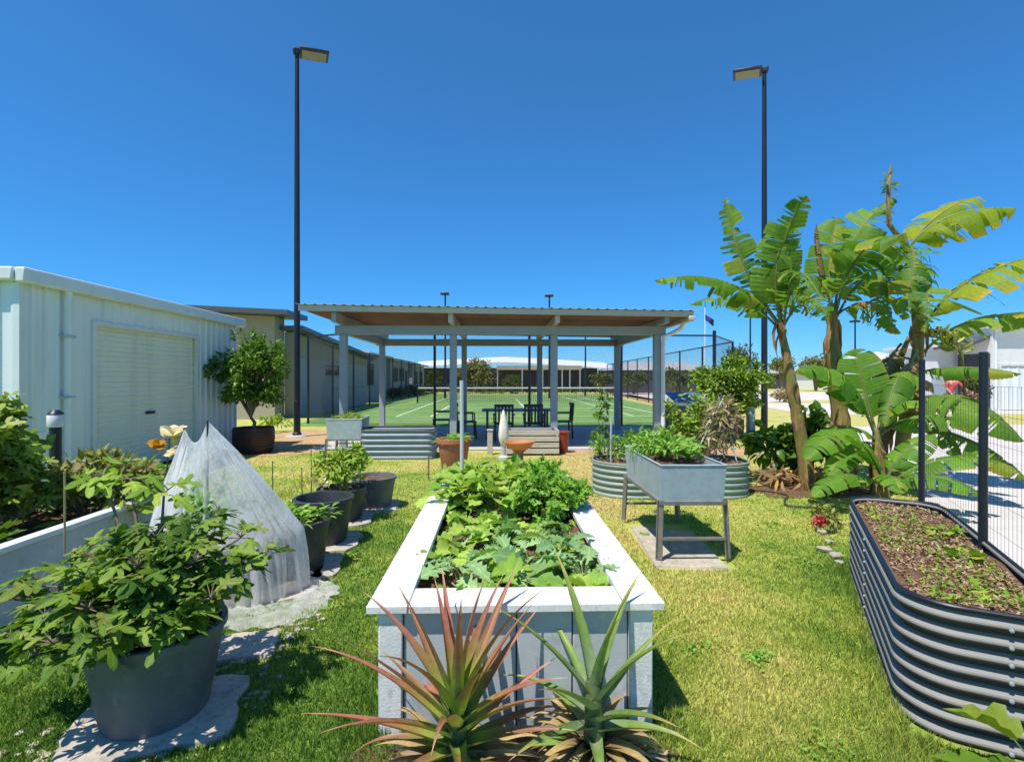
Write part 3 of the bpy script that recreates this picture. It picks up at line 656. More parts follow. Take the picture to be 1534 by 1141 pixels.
dup(c0, (1.28, 13.0, .012), math.radians(95), 'dark chair at the right-hand end of the blue table')
dup(c0, (-1.15, 12.9, .012), math.radians(-80), 'dark chair at the left-hand end of the blue table')
dup(c0, (-1.85, 13.5, .012), math.radians(100), 'dark chair standing apart furthest left under the shelter')

# ------------------------------------------------------------------ court fence
def chain_link(b, a, c, h, gap=.07, w=.0019):
    a = np.array(a, float); c = np.array(c, float); Lh = np.linalg.norm(c - a); u = (c - a) / Lh
    def strand(s0, z0, s1, z1):
        p = a + u * s0 + arr(0, 0, z0); q = a + u * s1 + arr(0, 0, z1); t = unit(np.cross(unit(q - p), arr(-u[1], u[0], 0))) * w
        nrm = arr(-u[1], u[0], 0) * w
        b.add([p - t, p + nrm, p + t, q - t, q + nrm, q + t], [(0, 1, 4, 3), (1, 2, 5, 4), (2, 0, 3, 5)])
    s = -h
    while s < Lh:
        x0, x1 = max(0, s), min(Lh, s + h)
        if x1 > x0: strand(x0, x0 - s, x1, x1 - s); strand(x0, h - (x0 - s), x1, h - (x1 - s))
        s += gap
fe = thing('court_fence', 'tall black chain-link fence running round the tennis court', 'fence', (0, 0, 0))
line = [(-8.6, 48), (-7.7, 22.0), (-6.85, 17.2), (-5.35, 16.15), (-2.46, 16.3), (.56, 16.45), (3.55, 16.6), (6.62, 16.75), (8.45, 19.6), (9.3, 50)]
hts = 2.93
for (p, q) in zip(line[:-1], line[1:]):
    d = math.dist(p, q); k = max(1, round(d / 3.4)); 
    b = MB(); b.tube([(*p, hts), (*q, hts)], .030, 6); b.build('rail', M['dark_metal'], fe)
    if d > 8: 
        b = MB(); b.tube([(*p, 1.1), (*q, 1.1)], .016, 6); b.build('rail', M['dark_metal'], fe)
    for i in range(k if q != line[-1] else k + 1):
        x = p[0] + (q[0] - p[0]) * i / k; y = p[1] + (q[1] - p[1]) * i / k; tall = hts + (.16 if p in ((-5.35, 16.15), (6.62, 16.75)) and i == 0 else .03)
        b = MB(); b.tube([(x, y, 0), (x, y, tall)],   .06 if tall > hts + .1 else .042, 8); b.build('post', M['dark_metal'], fe)
    b = MB(); chain_link(b, (*p, .03), (*q, .03), hts - .03, .07 if d < 8 else .14); b.build('wire_mesh', M['dark_metal'], fe, smooth=False)
tn = thing('tennis_net', 'dark tennis net with a white top band across the court', 'tennis net', (.45, 32.4, 0), SITE)
for x in (-6.4, 6.4): b = MB(); b.tube([(x, 0, 0), (x, 0, 1.07)], .05, 8); b.build('post', M['dark_metal'], tn)
b = MB()
for x in np.arange(-6.3, 6.31, .12): b.box(x - .008, -.004, .1, x + .008, .004, .92)
for z in np.arange(.1, .92, .12): b.box(-6.35, -.0035, z - .008, 6.35, .0035, z + .008)
b.build('net_mesh', M['dark_metal'], tn); b = MB(); b.box(-6.35, -.02, .92, 6.35, .02, 1.0); b.build('top_band', M['white'], tn)

# ------------------------------------------------------------------ light poles, flag
def light_pole(label, px, pybase, pytop, ang, wid=.085, arm=.66):
    g = gp(px, pybase); Y = g[1]; top = HC + (CY - pytop) * Y / F
    o = thing('light_pole', label, 'light pole', (g[0], Y, 0))
    b = MB(); b.tube([(0, 0, .02), (0, 0, top * .5), (0, 0, top)], [wid, wid * .85, wid * .62], 16); b.build('pole', M['dark_metal'], o)
    b = MB(); b.lathe([(.30, -.02), (.28, .035), (.11, .05)], n=20); b.build('footing', M['concrete'], o)
    b = MB(); b.box(-.045, -wid - .012, .55, .045, -wid + .02, .95); b.build('access_hatch', M['dark_metal'], o, bevel=.006)
    b = MB(); b.lathe([(wid * 1.02, .05), (wid * 1.35, .05), (wid * 1.3, .09), (wid * 1.0, .12)], n=20); b.build('collar', M['dark_metal'], o)
    Mh = Matrix.Rotation(ang, 4, 'Z') @ Matrix.Rotation(math.radians(-4), 4, 'Y'); Mh.translation = (0, 0, top)
    b = MB(); b.box(-.10, -.08, -.02, .06, .08, .11, Mh); b.box(.06, -.24, .0, arm + .12, .24, .075, Mh); b.box(.16, -.19, .075, arm - .05, .19, .11, Mh); hd = b.build('lamp_head', M['dark_metal'], o, bevel=.02)
    b = MB(); b.box(.12, -.20, -.008, arm + .06, .20, .002, Mh); b.build('lens', M['lamp_lens'], hd)
    return o
light_pole('tall black light pole on the left with its head pointing right', 445, 654, 80, math.radians(24))
light_pole('tall black light pole on the right behind the bananas', 1145, 651, 108, math.radians(156))
cb = thing('control_cabinet', 'slim grey cabinet fixed beside the right light pole', 'cabinet', (6.62, 14.2, 0), .05)
b = MB(); b.box(-.09, -.09, .0, .09, .09, .82); b.build('body', M['grey_plastic'], cb, bevel=.01); b = MB(); b.box(-.08, -.1, .1, .08, -.091, .76); b.build('door', M['galv'], cb)
def far_lamp(label, px, Y, pytop, two=True):
    top = HC + (CY - pytop) * Y / F
    o = thing('light_pole', label, 'light pole', ((px - CX) * Y / F, Y, 0))
    b = MB(); b.tube([(0, 0, 0), (0, 0, top)], [.09, .06], 8); b.build('pole', M['dark_metal'], o)
    b = MB(); b.box(-.35, -.25, top - .05, .30, .25, top + .12); b.build('lamp_head', M['dark_metal'], o, bevel=.03)
far_lamp('thin far light pole rising behind the shelter roof, nearer its left end', 667, 40, 441)
far_lamp('thin far light pole rising behind the shelter roof, right of its middle', 823, 40, 444)
far_lamp('thin far light pole left of the tall right pole', 1124, 44, 452)
far_lamp('thin far light pole between the first two banana trunks', 1281, 44, 482)
far_lamp('dark far light pole seen through the right bay of the shelter', 877, 46, 500)
fl = thing('flagpole', 'white flagpole with a drooping navy flag beyond the court', 'flagpole', (at(1056, 500, 62)[0], 62, 0))
b = MB(); b.tube([(0, 0, 0), (0, 0, 10.2)], [.07, .04], 8); b.build('pole', M['pvc'], fl)
P = np.zeros((8, 10, 3))
for i in range(8):
    for j in range(10):
        s = j / 9; P[i, j] = (.05 + s * 1.05, .12 * math.sin(s * 6 + i * .4), 9.4 - i * .11 - s * .75)
b = MB(); b.grid(P); b.build('flag', M['navy_flag'], fl)

# ------------------------------------------------------------------ raised beds
def rrect(x0, y0, x1, y1, r, seg=12, straight=14):
    P = []; N = []
    cs = [((x1 - r, y0 + r), -90), ((x1 - r, y1 - r), 0), ((x0 + r, y1 - r), 90), ((x0 + r, y0 + r), 180)]
    for k, ((cx, cy), a0) in enumerate(cs):
        for i in range(seg + 1):
            a = math.radians(a0 + 90 * i / seg); P.append((cx + r * math.cos(a), cy + r * math.sin(a))); N.append((math.cos(a), math.sin(a)))
        nx, na = cs[(k + 1) % 4]; q = (nx[0] + r * math.cos(math.radians(na)), nx[1] + r * math.sin(math.radians(na)))
        for i in range(1, straight): P.append(tuple(np.array(P[-1 if i == 1 else -1]) * 0 + (np.array(P[len(P) - i]) + (np.array(q) - np.array(P[len(P) - i])) * i / straight))); N.append(N[-1])
    return np.array(P), np.array(N)

def soil_top(poly, z, name, par, amp=.02, inset=None, m=None):
    """an uneven soil surface filling a closed outline (star-shaped about its centre)"""
    P = np.array(poly); c = P.mean(0); K = 9; n = len(P); G = np.zeros((K, n, 3))
    for k in range(K):
        s = (k + .02) / (K - 1 + .02); G[k, :, :2] = c + (P - c) * s; G[k, :, 2] = z + amp * (rs.rand(n) - .5) * (1 if k < K - 1 else .4) + amp * np.sin(G[k, :, 0] * 9) * np.cos(G[k, :, 1] * 7)
    b = MB(); b.grid(G[::-1], close=True); return b.build(name, m or M['soil'], par, sharp=0)

def chips(poly, z, n, name, par, size=(.015, .05), m='chip', kind='stuff'):
    P = np.array(poly); lo, hi = P.min(0), P.max(0); q = rs.uniform(lo, hi, (n * 2, 2)); inside = np.zeros(len(q), bool)
    j = len(P) - 1
    for i in range(len(P)):
        a, c = P[i], P[j]; cond = ((a[1] > q[:, 1]) != (c[1] > q[:, 1])) & (q[:, 0] < (c[0] - a[0]) * (q[:, 1] - a[1]) / (c[1] - a[1] + 1e-12) + a[0]); inside ^= cond; j = i
    q = q[inside][:n]; p = np.column_stack([q, np.full(len(q), z) + rs.uniform(-.005, .02, len(q))])
    d = rs.randn(len(q), 3) * arr(1, 1, .3); b = MB(); leaves(b, rows([0, .5, 1], [.12, .2, .1], .3), p, d, rs.randn(len(q), 3) * .4 + arr(0, 0, 1), rs.uniform(*size, len(q)), .1)
    o = b.build(name, M[m] if m in M else L[m], par, smooth=False)
    o['kind'] = kind
    return o

def corr_bed(name, label, loc, rz, dims, r, h, pitch, amp, m, soilz, rim=.012, rimm=None, cat='garden bed', group=None, nseg=12):
    o = thing(name, label, cat, loc, rz, group)
    P, N = rrect(*dims, r, nseg); nz = int(round(h / pitch)) * 10 + 1; Z = np.linspace(0, h, nz); G = np.zeros((nz, len(P), 3))
    prof = np.sin(2 * math.pi * Z / pitch); prof = np.sign(prof) * np.abs(prof) ** .8
    for i in range(nz): G[i, :, :2] = P + N * amp * prof[i]; G[i, :, 2] = Z[i]
    b = MB(); b.grid(G, close=True); G2 = G.copy(); G2[..., :2] -= N[None] * .004; b.grid(G2[::-1], close=True); b.build('wall', m, o, sharp=0)
    b = MB(); pts = np.column_stack([P, np.full(len(P), h)]); Rr = np.zeros((7, len(P), 3))
    for k in range(7): a = 2 * math.pi * k / 6; Rr[k, :, :2] = P + N * rim * math.cos(a); Rr[k, :, 2] = h + rim * math.sin(a)
    b.grid(Rr, close=True); b.build('rim', rimm or m, o, sharp=0)
    soil_top(P - N * (amp + .006), soilz, 'soil', o)
    return o, P - N * .05

# the white-rimmed timber beds
def white_bed(label, loc, wid, ln, h, soilz, rimw=.17, rimm='white'):
    o = thing('planter_bed', label, 'garden bed', loc, SITE, 'rectangular timber garden beds'); w2 = wid / 2
    for x0, x1 in ((-w2, -w2 + rimw), (w2 - rimw, w2)):
        b = MB(); b.box(x0, 0, h - .035, x1, ln, h); b.build('rim_board', M[rimm], o, bevel=.004)
    for y0, y1 in ((0, rimw + .02), (ln - rimw, ln)):
        b = MB(); b.box(-w2 + rimw + .004, y0 + .003, h - .037, w2 - rimw - .004, y1 - .003, h - .002); b.build('rim_board', M[rimm], o, bevel=.004)
    e = .045 if rimw > .1 else .012
    for x in (-w2 + e, w2 - e - .10):
        for y in (.02, ln - .12): b = MB(); b.box(x, y, 0, x + .10, y + .10, h - .037); b.build('corner_post', M['bed_post'], o, bevel=.006)
    ed = np.linspace(-w2 + e + .102, w2 - e - .102, 5)
    for k in range(4): b = MB(); b.box(ed[k] + .003, .038 + .003 * (k % 2), .01, ed[k + 1] - .003, .060, h - .039); b.build('panel', M['bed_panel'], o, bevel=.003)
    b = MB(); b.box(-w2 + e + .09, .064, .0, w2 - e - .09, .072, h - .045); b.build('backing_board', M['dark_void'], o)
    b = MB(); b.box(-w2 + e + .102, ln - .095, .01, w2 - e - .102, ln - .075, h - .039); b.build('panel', M['bed_panel'], o)
    for s in (-1, 1):
        k = 3; seg = (ln - .244) / k
        for i in range(k):
            x = s * (w2 - e - .025); b = MB(); b.box(min(x, x - s * .02), .122 + i * seg, .01, max(x, x - s * .02), .122 + (i + 1) * seg - .008, h - .039); b.build('panel', M['bed_panel'], o)
    q = [(-w2 + .09, .11), (w2 - .09, .11), (w2 - .09, ln - .11), (-w2 + .09, ln - .11)]; Q = []
    for i in range(4):
        for k in range(12): Q.append(np.array(q[i]) + (np.array(q[(i + 1) % 4]) - np.array(q[i])) * k / 12)
    soil_top(Q, soilz, 'soil', o, .035)
    chips(Q, soilz + .015, 1500, 'mulch', o, (.01, .032))
    return o
CB = (.02, 2.14, 0)
white_bed('central white-rimmed garden bed full of leafy vegetables', CB, 1.25, 2.9, .56, .46)
LB = (-3.42, 1.75, 0)
white_bed('blue-grey garden bed with a thin pale rim at far left below the shed', LB, 1.22, 3.05, .56, .38, .085, 'lip')

# dark corrugated bed on the right
A0 = (2.72, 4.14); rzd = math.atan2(-.47, .88)
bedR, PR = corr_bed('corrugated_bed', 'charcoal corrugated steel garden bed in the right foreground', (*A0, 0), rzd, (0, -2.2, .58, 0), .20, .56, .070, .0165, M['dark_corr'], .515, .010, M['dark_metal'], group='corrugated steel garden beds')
for k in range(8):
    b = MB(); z = .070 * (k + .25); b.tube([(.34, -2.214, z), (.34, -2.222, z), (.34, -2.224, z)], [.0085, .0085, .004], 8); b.build('bolt', M['shelter'], bedR)
    b = MB(); b.tube([(-.014, -1.10, z), (-.022, -1.10, z), (-.024, -1.10, z)], [.0085, .0085, .004], 8); b.build('bolt', M['shelter'], bedR)
chips(PR, .525, 4200, 'mulch', bedR, (.008, .028))
# oval sage bed behind the steel trough
bedO, PO = corr_bed('corrugated_bed', 'oval sage-green corrugated bed behind the legged steel trough', (2.12, 6.85, 0), 0, (-1.04, -.46, 1.0, .46), .455, .43, .076, .013, M['sage_corr'], .385, .012, M['sage_corr'], group='corrugated steel garden beds')
chips(PO, .395, 700, 'mulch', bedO, (.015, .05))
bedB, PB_ = corr_bed('corrugated_bed', 'low blue-grey corrugated bed in front of the shelter', (-2.17, 9.95, 0), SITE, (-.68, -.36, .68, .40), .10, .55, .105, .016, M['blue_corr'], .47, .014, M['dark_metal'], group='corrugated steel garden beds', nseg=6)
chips(PB_, .48, 250, 'mulch', bedB, (.015, .05))

# troughs on legs
def trough(label, loc, rz, wx, ly, zb, zt, splay=.05, brace=True):
    o = thing('trough_planter', label, 'planter', loc, rz, 'galvanised troughs on legs'); hx, hy = wx / 2, ly / 2; t = .006
    def ring(s, z): return [(-hx * s, -hy * s, z), (hx * s, -hy * s, z), (hx * s, hy * s, z), (-hx * s, hy * s, z)]
    b = MB(); V = ring(.95, zb) + ring(1, zt) + ring(.99, zt) + ring(.94, zb + .02)
    fs = []
    for k in range(4): j = (k + 1) % 4; fs += [(k, j, 4 + j, 4 + k), (4 + k, 4 + j, 8 + j, 8 + k), (8 + k, 8 + j, 12 + j, 12 + k)]
    fs += [(3, 2, 1, 0), (12, 13, 14, 15)]; b.add(V, fs); b.build('tub', M['galv'], o)
    b = MB(); r1 = ring(1.0, zt)
    for k in range(4): b.tube([r1[k], r1[(k + 1) % 4]], .007, 6)
    b.build('rolled_edge', M['galv'], o)
    b = MB()
    for k in range(4):
        r0 = ring(.965, zb - .012); b.beam(r0[k], r0[(k + 1) % 4], .03, .03)
    b.build('frame', M['galv_leg'], o)
    for sx in (-1, 1):
        for sy in (-1, 1):
            b = MB(); p1 = (sx * hx * .95, sy * hy * .95, zb + .01); p0 = (sx * (hx * .95 + splay * .4), sy * (hy * .95 + splay * .4), 0)
            b.beam(p0, p1, .042, .008); q0 = tuple(np.array(p0) + (0, -sy * .018, 0)); q1 = tuple(np.array(p1) + (0, -sy * .018, 0)); b.beam((q0[0] + sx * .018, *q0[1:]), (q1[0] + sx * .018, *q1[1:]), .008, .042); b.build('leg', M['galv_leg'], o)
    if brace:
        for sy in (-1, 1): b = MB(); z = .17; b.beam((-hx * .98, sy * hy * .98, z), (hx * .98, sy * hy * .98, z), .03, .02); b.build('brace', M['galv_leg'], o)
    V = ring(.97, zt - .05); b = MB(); b.add(V, [(0, 1, 2, 3)]); b.build('soil', M['soil'], o)
    return o
TR = (1.47, 4.78, .03)
trough('large galvanised trough on four legs full of lush green herbs', TR, .02, .54, 1.22, .47, .77)
TB = (-3.25, 10.2, 0)
trough('smaller galvanised trough on legs in front of the left shelter post', TB, .12, .66, .95, .36, .74)
b = MB(); b.add([(1.14, 4.08, .0), (1.72, 4.02, .0), (1.74, 4.95, .0), (1.20, 5.2, .0), (1.15, 4.09, .022), (1.71, 4.03, .022), (1.73, 4.94, .022), (1.21, 5.19, .022)],
    [(4, 5, 6, 7), (0, 1, 5, 4), (1, 2, 6, 5), (2, 3, 7, 6), (3, 0, 4, 7)])
tag(b.build('paving_slab', M['paver'], bevel=.006), 'pale paving slab lying under the large steel trough', 'paving slab')

# ------------------------------------------------------------------ pots
def pot(o, r0, r1, h, m, lip=.02, soil=.06, n=36, z0=0.0, soilm=None, liph=.03):
    b = MB(); b.lathe([(r0 * .97, z0), (r0, z0 + .01), (r1, z0 + h - liph), (r1 + lip, z0 + h - liph + .002), (r1 + lip, z0 + h - .004), (r1 + lip * .6, z0 + h), (r1 - .012, z0 + h), (r1 - .018, z0 + h - .02), (r0 - .015, z0 + .03)], n=n)
    po = b.build('pot', m, o)
    if soil is not None:
        b = MB(); rr = r0 + (r1 - r0) * (h - soil) / h - .014; P = [(rr * math.cos(a), rr * math.sin(a)) for a in np.linspace(0, 2 * math.pi, 24, endpoint=False)]
        soil_top(P, z0 + h - soil, 'soil', o, .012)
    return po
def paver(label, cx, cy, w, l, rz, h=.03):
    n = 28; top = []; 
    for k in range(n):
        a = 2 * math.pi * k / n; c, s = math.cos(a), math.sin(a); q = (abs(c) ** 6 + abs(s) ** 6) ** (-1 / 6) * (1 + .04 * math.sin(5 * a + cx * 9) + .03 * rs.randn())
        top.append((w / 2 * q * c, l / 2 * q * s))
    P = np.array(top); G = np.zeros((4, n, 3)); 
    for k, (s, z) in enumerate(((1.01, 0), (1.0, h * .8), (.97, h), (.02, h))): G[k, :, :2] = P * s; G[k, :, 2] = z
    b = MB(); b.grid(G, close=True); return tag(b.build('paver', M['paver'], None, (cx, cy, 0), rz), label, 'paving slab', 'rough pavers under the row of tubs')

PH = .03
FG = (-1.58, 2.28)
paver('rough pale paver under the big grey fig tub', FG[0] + .02, FG[1] - .02, .66, .52, .3)
paver('rough pale paver between the fig tub and the netted plant', -1.52, 2.84, .40, .30, .3)
paver('rough paver under the netted pot', -1.78, 3.72, .74, .66, .2)
paver('rough paver under the tub of young green seedlings', -1.68, 4.02, .62, .58, .2)
paver('rough paver under the empty black tub', -1.72, 4.68, .62, .60, .15)
paver('rough paver under the round grey tub farthest along the row', -1.62, 6.0, .58, .55, .1)
paver('rough paver under the black pot holding a bushy shrub', -1.80, 5.42, .60, .56, .1)

# fig in the big tub
fig = thing('potted_fig', 'bushy fig with lobed leaves in a big grey tub, left foreground', 'potted plant', (*FG, PH))
pot(fig, .205, .265, .385, M['grey_plastic'], .012, .05, 48, liph=.035)
sm = MB(); lm = MB()
tips = [(-.50, -.12, .52), (-.62, -.02, .66), (-.36, -.22, .58), (-.42, .08, .80), (-.22, .05, .94), (-.12, -.25, .66), (-.02, .02, .98), (.10, -.18, .78), (.16, .12, .92), (.30, -.05, .84),
        (.40, .10, .76), (.48, -.10, .62), (.26, -.26, .60), (.04, -.34, .55), (-.20, -.34, .52), (.38, .26, .86), (.10, .30, .95), (-.15, .30, .90), (-.40, .30, .76), (.52, .12, .66),
        (.0, -.12, .86), (-.28, -.10, .76), (.22, -.02, .70), (-.10, .15, .80), (.34, -.2, .50), (-.05, -.36, .42), (-.30, -.32, .42), (.60, .22, .72), (-.05, .0, .70), (.12, .05, .60),
        (-.72, -.05, .58), (-.60, .2, .62), (-.50, -.25, .46)]
for tx, ty, tz in tips:
    p0 = arr(rs.uniform(-.06, .06), rs.uniform(-.06, .06), .33); p3 = arr(tx * (.62 if tx > 0 else .82), ty, .40 + (tz - .40) * .62); p1 = p0 + (p3 - p0) * arr(.35, .35, .6); p2 = p0 + (p3 - p0) * arr(.72, .72, .9)
    sm.tube([p0, p1, p2, p3], [.009, .008, .006, .004], 6)
    rosette(lm, sm, p3, 10, .085, FIG, (-.2, 1.35), .7, (.065, .12), .5, rad=.0025)
    rosette(lm, None, p2, 5, .10, FIG, (-.4, .8), .8, (.07, .12), .55)
bush(lm, (-.05, -.02, .53), (.31, .27, .20), 620, FIG, (.06, .11), 26, .4)
sm.build('stem', M['bark'], fig); lm.build('foliage', L['fig'], fig, sharp=0)
# a taller fig shoot reaching up behind, rooted in the same tub
sm = MB(); lm = MB()
for q in ([(-.05, .08, .34), (-.20, .16, .72), (-.30, .24, .98)], [(-.06, .1, .34), (-.12, .2, .70), (-.16, .28, .90)], [(-.1, .1, .34), (-.32, .2, .74), (-.46, .28, 1.0)]):
    sm.tube(q, [.011, .008, .005], 6); rosette(lm, sm, q[-1], 8, .10, FIG, (-.3, .8), .7, (.09, .14), .5, rad=.003)
sm.build('stem', M['bark'], fig); lm.build('foliage', L['lime'], fig, sharp=0)

# the row of tubs
pa = thing('potted_seedlings', 'dark tub of young green seedlings beside the netted plant', 'potted plant', (-1.68, 4.02, PH), 0)
pot(pa, .19, .235, .38, M['black_plastic'], .015, .04)
b = MB(); s_ = MB(); 
for k in range(26): rosette(b, s_, (rs.uniform(-.17, .17), rs.uniform(-.17, .17), .34), 9, .15, OVAL, (.5, 1.4), .6, (.05, .09), .3, rad=.0022)
b.build('foliage', L['basil'], pa, sharp=0); s_.build('stem', M['stem'], pa)
b = MB(); b.box(-.07, -.246, .29, .05, -.222, .335); b.build('handle', M['grey_plastic'], pa, bevel=.01)
pe = thing('tub', 'empty open black tub between two planted tubs', 'tub', (-1.72, 4.68, PH))
pot(pe, .20, .25, .40, M['black_plastic'], .018, .22)
b = MB(); b.box(.05, -.27, .33, .19, -.235, .365); b.build('handle', M['grey_plastic'], pe, rz=.0, bevel=.008)
pc = thing('potted_shrub', 'black pot with a spreading yellow-green shrub', 'potted plant', (-1.80, 5.42, PH))
pot(pc, .20, .245, .33, M['black_plastic'], .012, .04)
b = MB(); s_ = MB(); cc = bush(b, (-.03, 0, .53), (.32, .26, .21), 560, OVAL, (.05, .095), 16, .42)
for p in cc: s_.tube([(0, 0, .28), p * .5 + arr(0, 0, .18), p], [.01, .006, .003], 5)
bush(b, (-.16, -.14, .44), (.16, .12, .10), 40, OVAL, (.05, .08), 6)
b.build('foliage', L['lime'], pc, sharp=0); s_.build('stem', M['bark'], pc)
b = MB(); bush(b, (-.10, -.24, .42), (.09, .05, .07), 14, BROAD, (.05, .08), 4); b.build('foliage', L['pale'], pc, sharp=0)
pd = thing('tub', 'round grey tub farthest along the row, filled with bare soil', 'tub', (-1.62, 6.0, PH))
pot(pd, .20, .25, .34, M['grey_plastic'], .016, .035)
# thin canes in the grass behind the tubs
for k, (px, y0, y1, Y) in enumerate(((408, 770, 690, 5.5), (452, 775, 700, 5.3), (466, 760, 672, 5.6))):
    p = at(px, y0, Y) * arr(1, 1, 0); b = MB(); zt = at(px, y1, Y)[2]; b.tube([(0, 0, 0), (.004, 0, zt * .5), (.0, .0, zt)], [.007, .006, .005], 6)
    tag(b.build('garden_stake', M['stem'], None, p), ['thin green stake in the grass just right of the netting', 'thin green stake behind the empty black tub', 'taller thin green stake beside the yellow-green shrub'][k], 'stake', 'thin stakes behind the tubs')
b = MB(); p = at(642, 720, 7.6) * arr(1, 1, 0); b.tube([(0, 0, 0), (0, 0, .38)], .012, 6); tag(b.build('garden_stake', M['bark'], None, p), 'short dark stake in the grass left of the terracotta pot', 'stake')

# netted plant
nt = thing('potted_plant', 'grey tub with a plant hidden under white garden netting', 'potted plant', (-2.0, 3.62, PH))
pot(nt, .19, .235, .36, M['grey_plastic'], .012, .05)
b = MB(); bush(b, (-.08, -.04, .52), (.22, .19, .22), 320, OVAL, (.06, .11), 14); b.build('foliage', L['kale'], nt, sharp=0)
nn = thing('garden_net', 'white garden netting draped in two peaks over a tub and stakes', 'garden net', (-2.02, 3.62, 0))
nth, ns = 220, 60; P = np.zeros((ns, nth, 3)); A = arr(-.36, .10, 1.13); B = arr(-.12, -.02, 1.19)
ph = rs.uniform(0, 6.28, 40); kk = rs.randint(5, 48, 40); ks = rs.uniform(-9, 9, 40); am = rs.uniform(.3, 1, 40) / np.sqrt(kk)
for j in range(nth):
    th = 2 * math.pi * j / nth; ct = math.cos(th); sn = math.sin(th); lam = .5 + .5 * math.copysign(abs(ct) ** .6, ct)
    ridge = A + (B - A) * lam + arr(0, 0, -.13 * math.sin(math.pi * lam))
    rx = .68 if ct > 0 else .40; ry = .42; skirt = 1.10 + .55 * max(0, math.cos(th + .95)) ** 2
    d = unit(arr(ct, sn, 0)); R = arr(rx * ct, ry * sn, 0) + arr(-.08, 0, 0)
    for i in range(ns):
        s = i / (ns - 1); w = float((am * np.sin(kk * th + ph + ks * s)).sum()); fo = float((am[:12] * np.sin(kk[:12] * th + ph[:12])).sum())
        if s < .78:                                   # falls from the ridge, bulging over the tub
            q = s / .78; body = .86 * (q / .66) ** .97 if q < .66 else .86 + .06 * math.sin((q - .66) / .34 * 1.57)
            p = ridge * (1 - body) + R * body; p[2] = ridge[2] * (1 - q) + .02; p = p + d * (.042 * fo * q + .026 * w * min(1, q * 2)); p[2] += .020 * w * q * (1 - q) * 4
        else:                                         # and lies in a crumpled heap on the ground
            q = (s - .78) / .22; p = R * (.925 + (skirt - .925) * q) + d * (.030 * fo + .02 * w * q); p[2] = .018 + .020 * abs(w) * (1 - .5 * q) + .012 * math.sin(9 * q + 5 * th)
            p[2] = max(.012, p[2])
        P[i, j] = p
b = MB(); b.grid(P, close=True); b.build('netting', M['net'], nn, sharp=0)
for q in (A, B): b = MB(); b.tube([(q[0], q[1], 0), (q[0], q[1], q[2] + .02)], .007, 6); b.build('stake', M['dark_metal'], nn)

# terracotta, bowl, slatted box, ornament
tc = thing('potted_herb', 'tall terracotta pot of green herbs behind the central bed', 'potted plant', (-.97, 8.55, 0))
pot(tc, .20, .265, .52, M['terracotta'], .03, .05, liph=.075)
b = MB()
for k in range(10): rosette(b, None, (rs.uniform(-.15, .15), rs.uniform(-.15, .15), .45), 11, .22, NARROW, (.5, 1.4), .3, (.12, .25), .3)
b.build('foliage', L['parsley'], tc, sharp=0)
bo = thing('bowl_planter', 'shallow orange clay bowl planter on a dark pedestal', 'planter', (.12, 8.7, 0))
b = MB(); b.lathe([(.13, 0), (.12, .03), (.07, .10), (.075, .26), (.12, .30)], n=24); b.build('pedestal', M['bark'], bo)
b = MB(); b.lathe([(.10, .30), (.20, .34), (.25, .42), (.265, .43), (.265, .45), (.235, .45), (.20, .40), (.02, .385)], n=32); b.build('bowl', M['orange_clay'], bo)
bx = thing('slatted_box', 'low weathered whitewashed slatted timber box in front of the shelter', 'planter box', (.40, 10.35, 0), SITE)
for z in (.04, .16, .28, .40):
    b = MB(); b.box(-.52, -.30, z, .52, -.28, z + .095); b.build('slat', M['wood_slat'], bx, bevel=.004)
    b = MB(); b.box(-.52, .28, z, .52, .30, z + .095); b.build('slat', M['wood_slat'], bx, bevel=.004)
    for x in (-.50, .52): b = MB(); b.box(x - .02, -.278, z, x, .278, z + .095); b.build('slat', M['wood_slat'], bx, bevel=.004)
for x in (-.47, .43):
    for y in (-.278, .24): b = MB(); b.box(x, y, 0, x + .04, y + .04, .5); b.build('corner_post', M['bark'], bx)
b = MB(); b.box(-.47, -.23, .02, .47, .23, .42); b.build('soil', M['soil'], bx)
rp = thing('glazed_pot', 'dark red glazed pot tucked behind the slatted timber box', 'pot', (1.04, 10.5, 0)); pot(rp, .10, .14, .44, M['red_glaze'], .012, .04, 24)
og = thing('garden_ornament', 'slender cream tapered ornament beside the slatted timber box', 'ornament', (-.16, 9.6, 0))
b = MB(); b.lathe([(.10, 0), (.10, .05), (.05, .08), (.05, .25)], n=20); b.build('base', M['stake'], og)
b = MB(); b.lathe([(.045, .25), (.085, .34), (.10, .45), (.085, .62), (.05, .80), (.02, .90), (.005, .93)], n=24, jit=.08); b.build('cover', M['cream'], og)
b = MB(); p = at(734, 676, 10.2) * arr(1, 1, 0); b.box(-.05, -.05, 0, .05, .05, .48); b.box(-.062, -.062, .48, .062, .062, .505)
tag(b.build('timber_post', M['wood_slat'], None, p, .1, bevel=.006), 'short pale timber post left of the cream ornament', 'post')

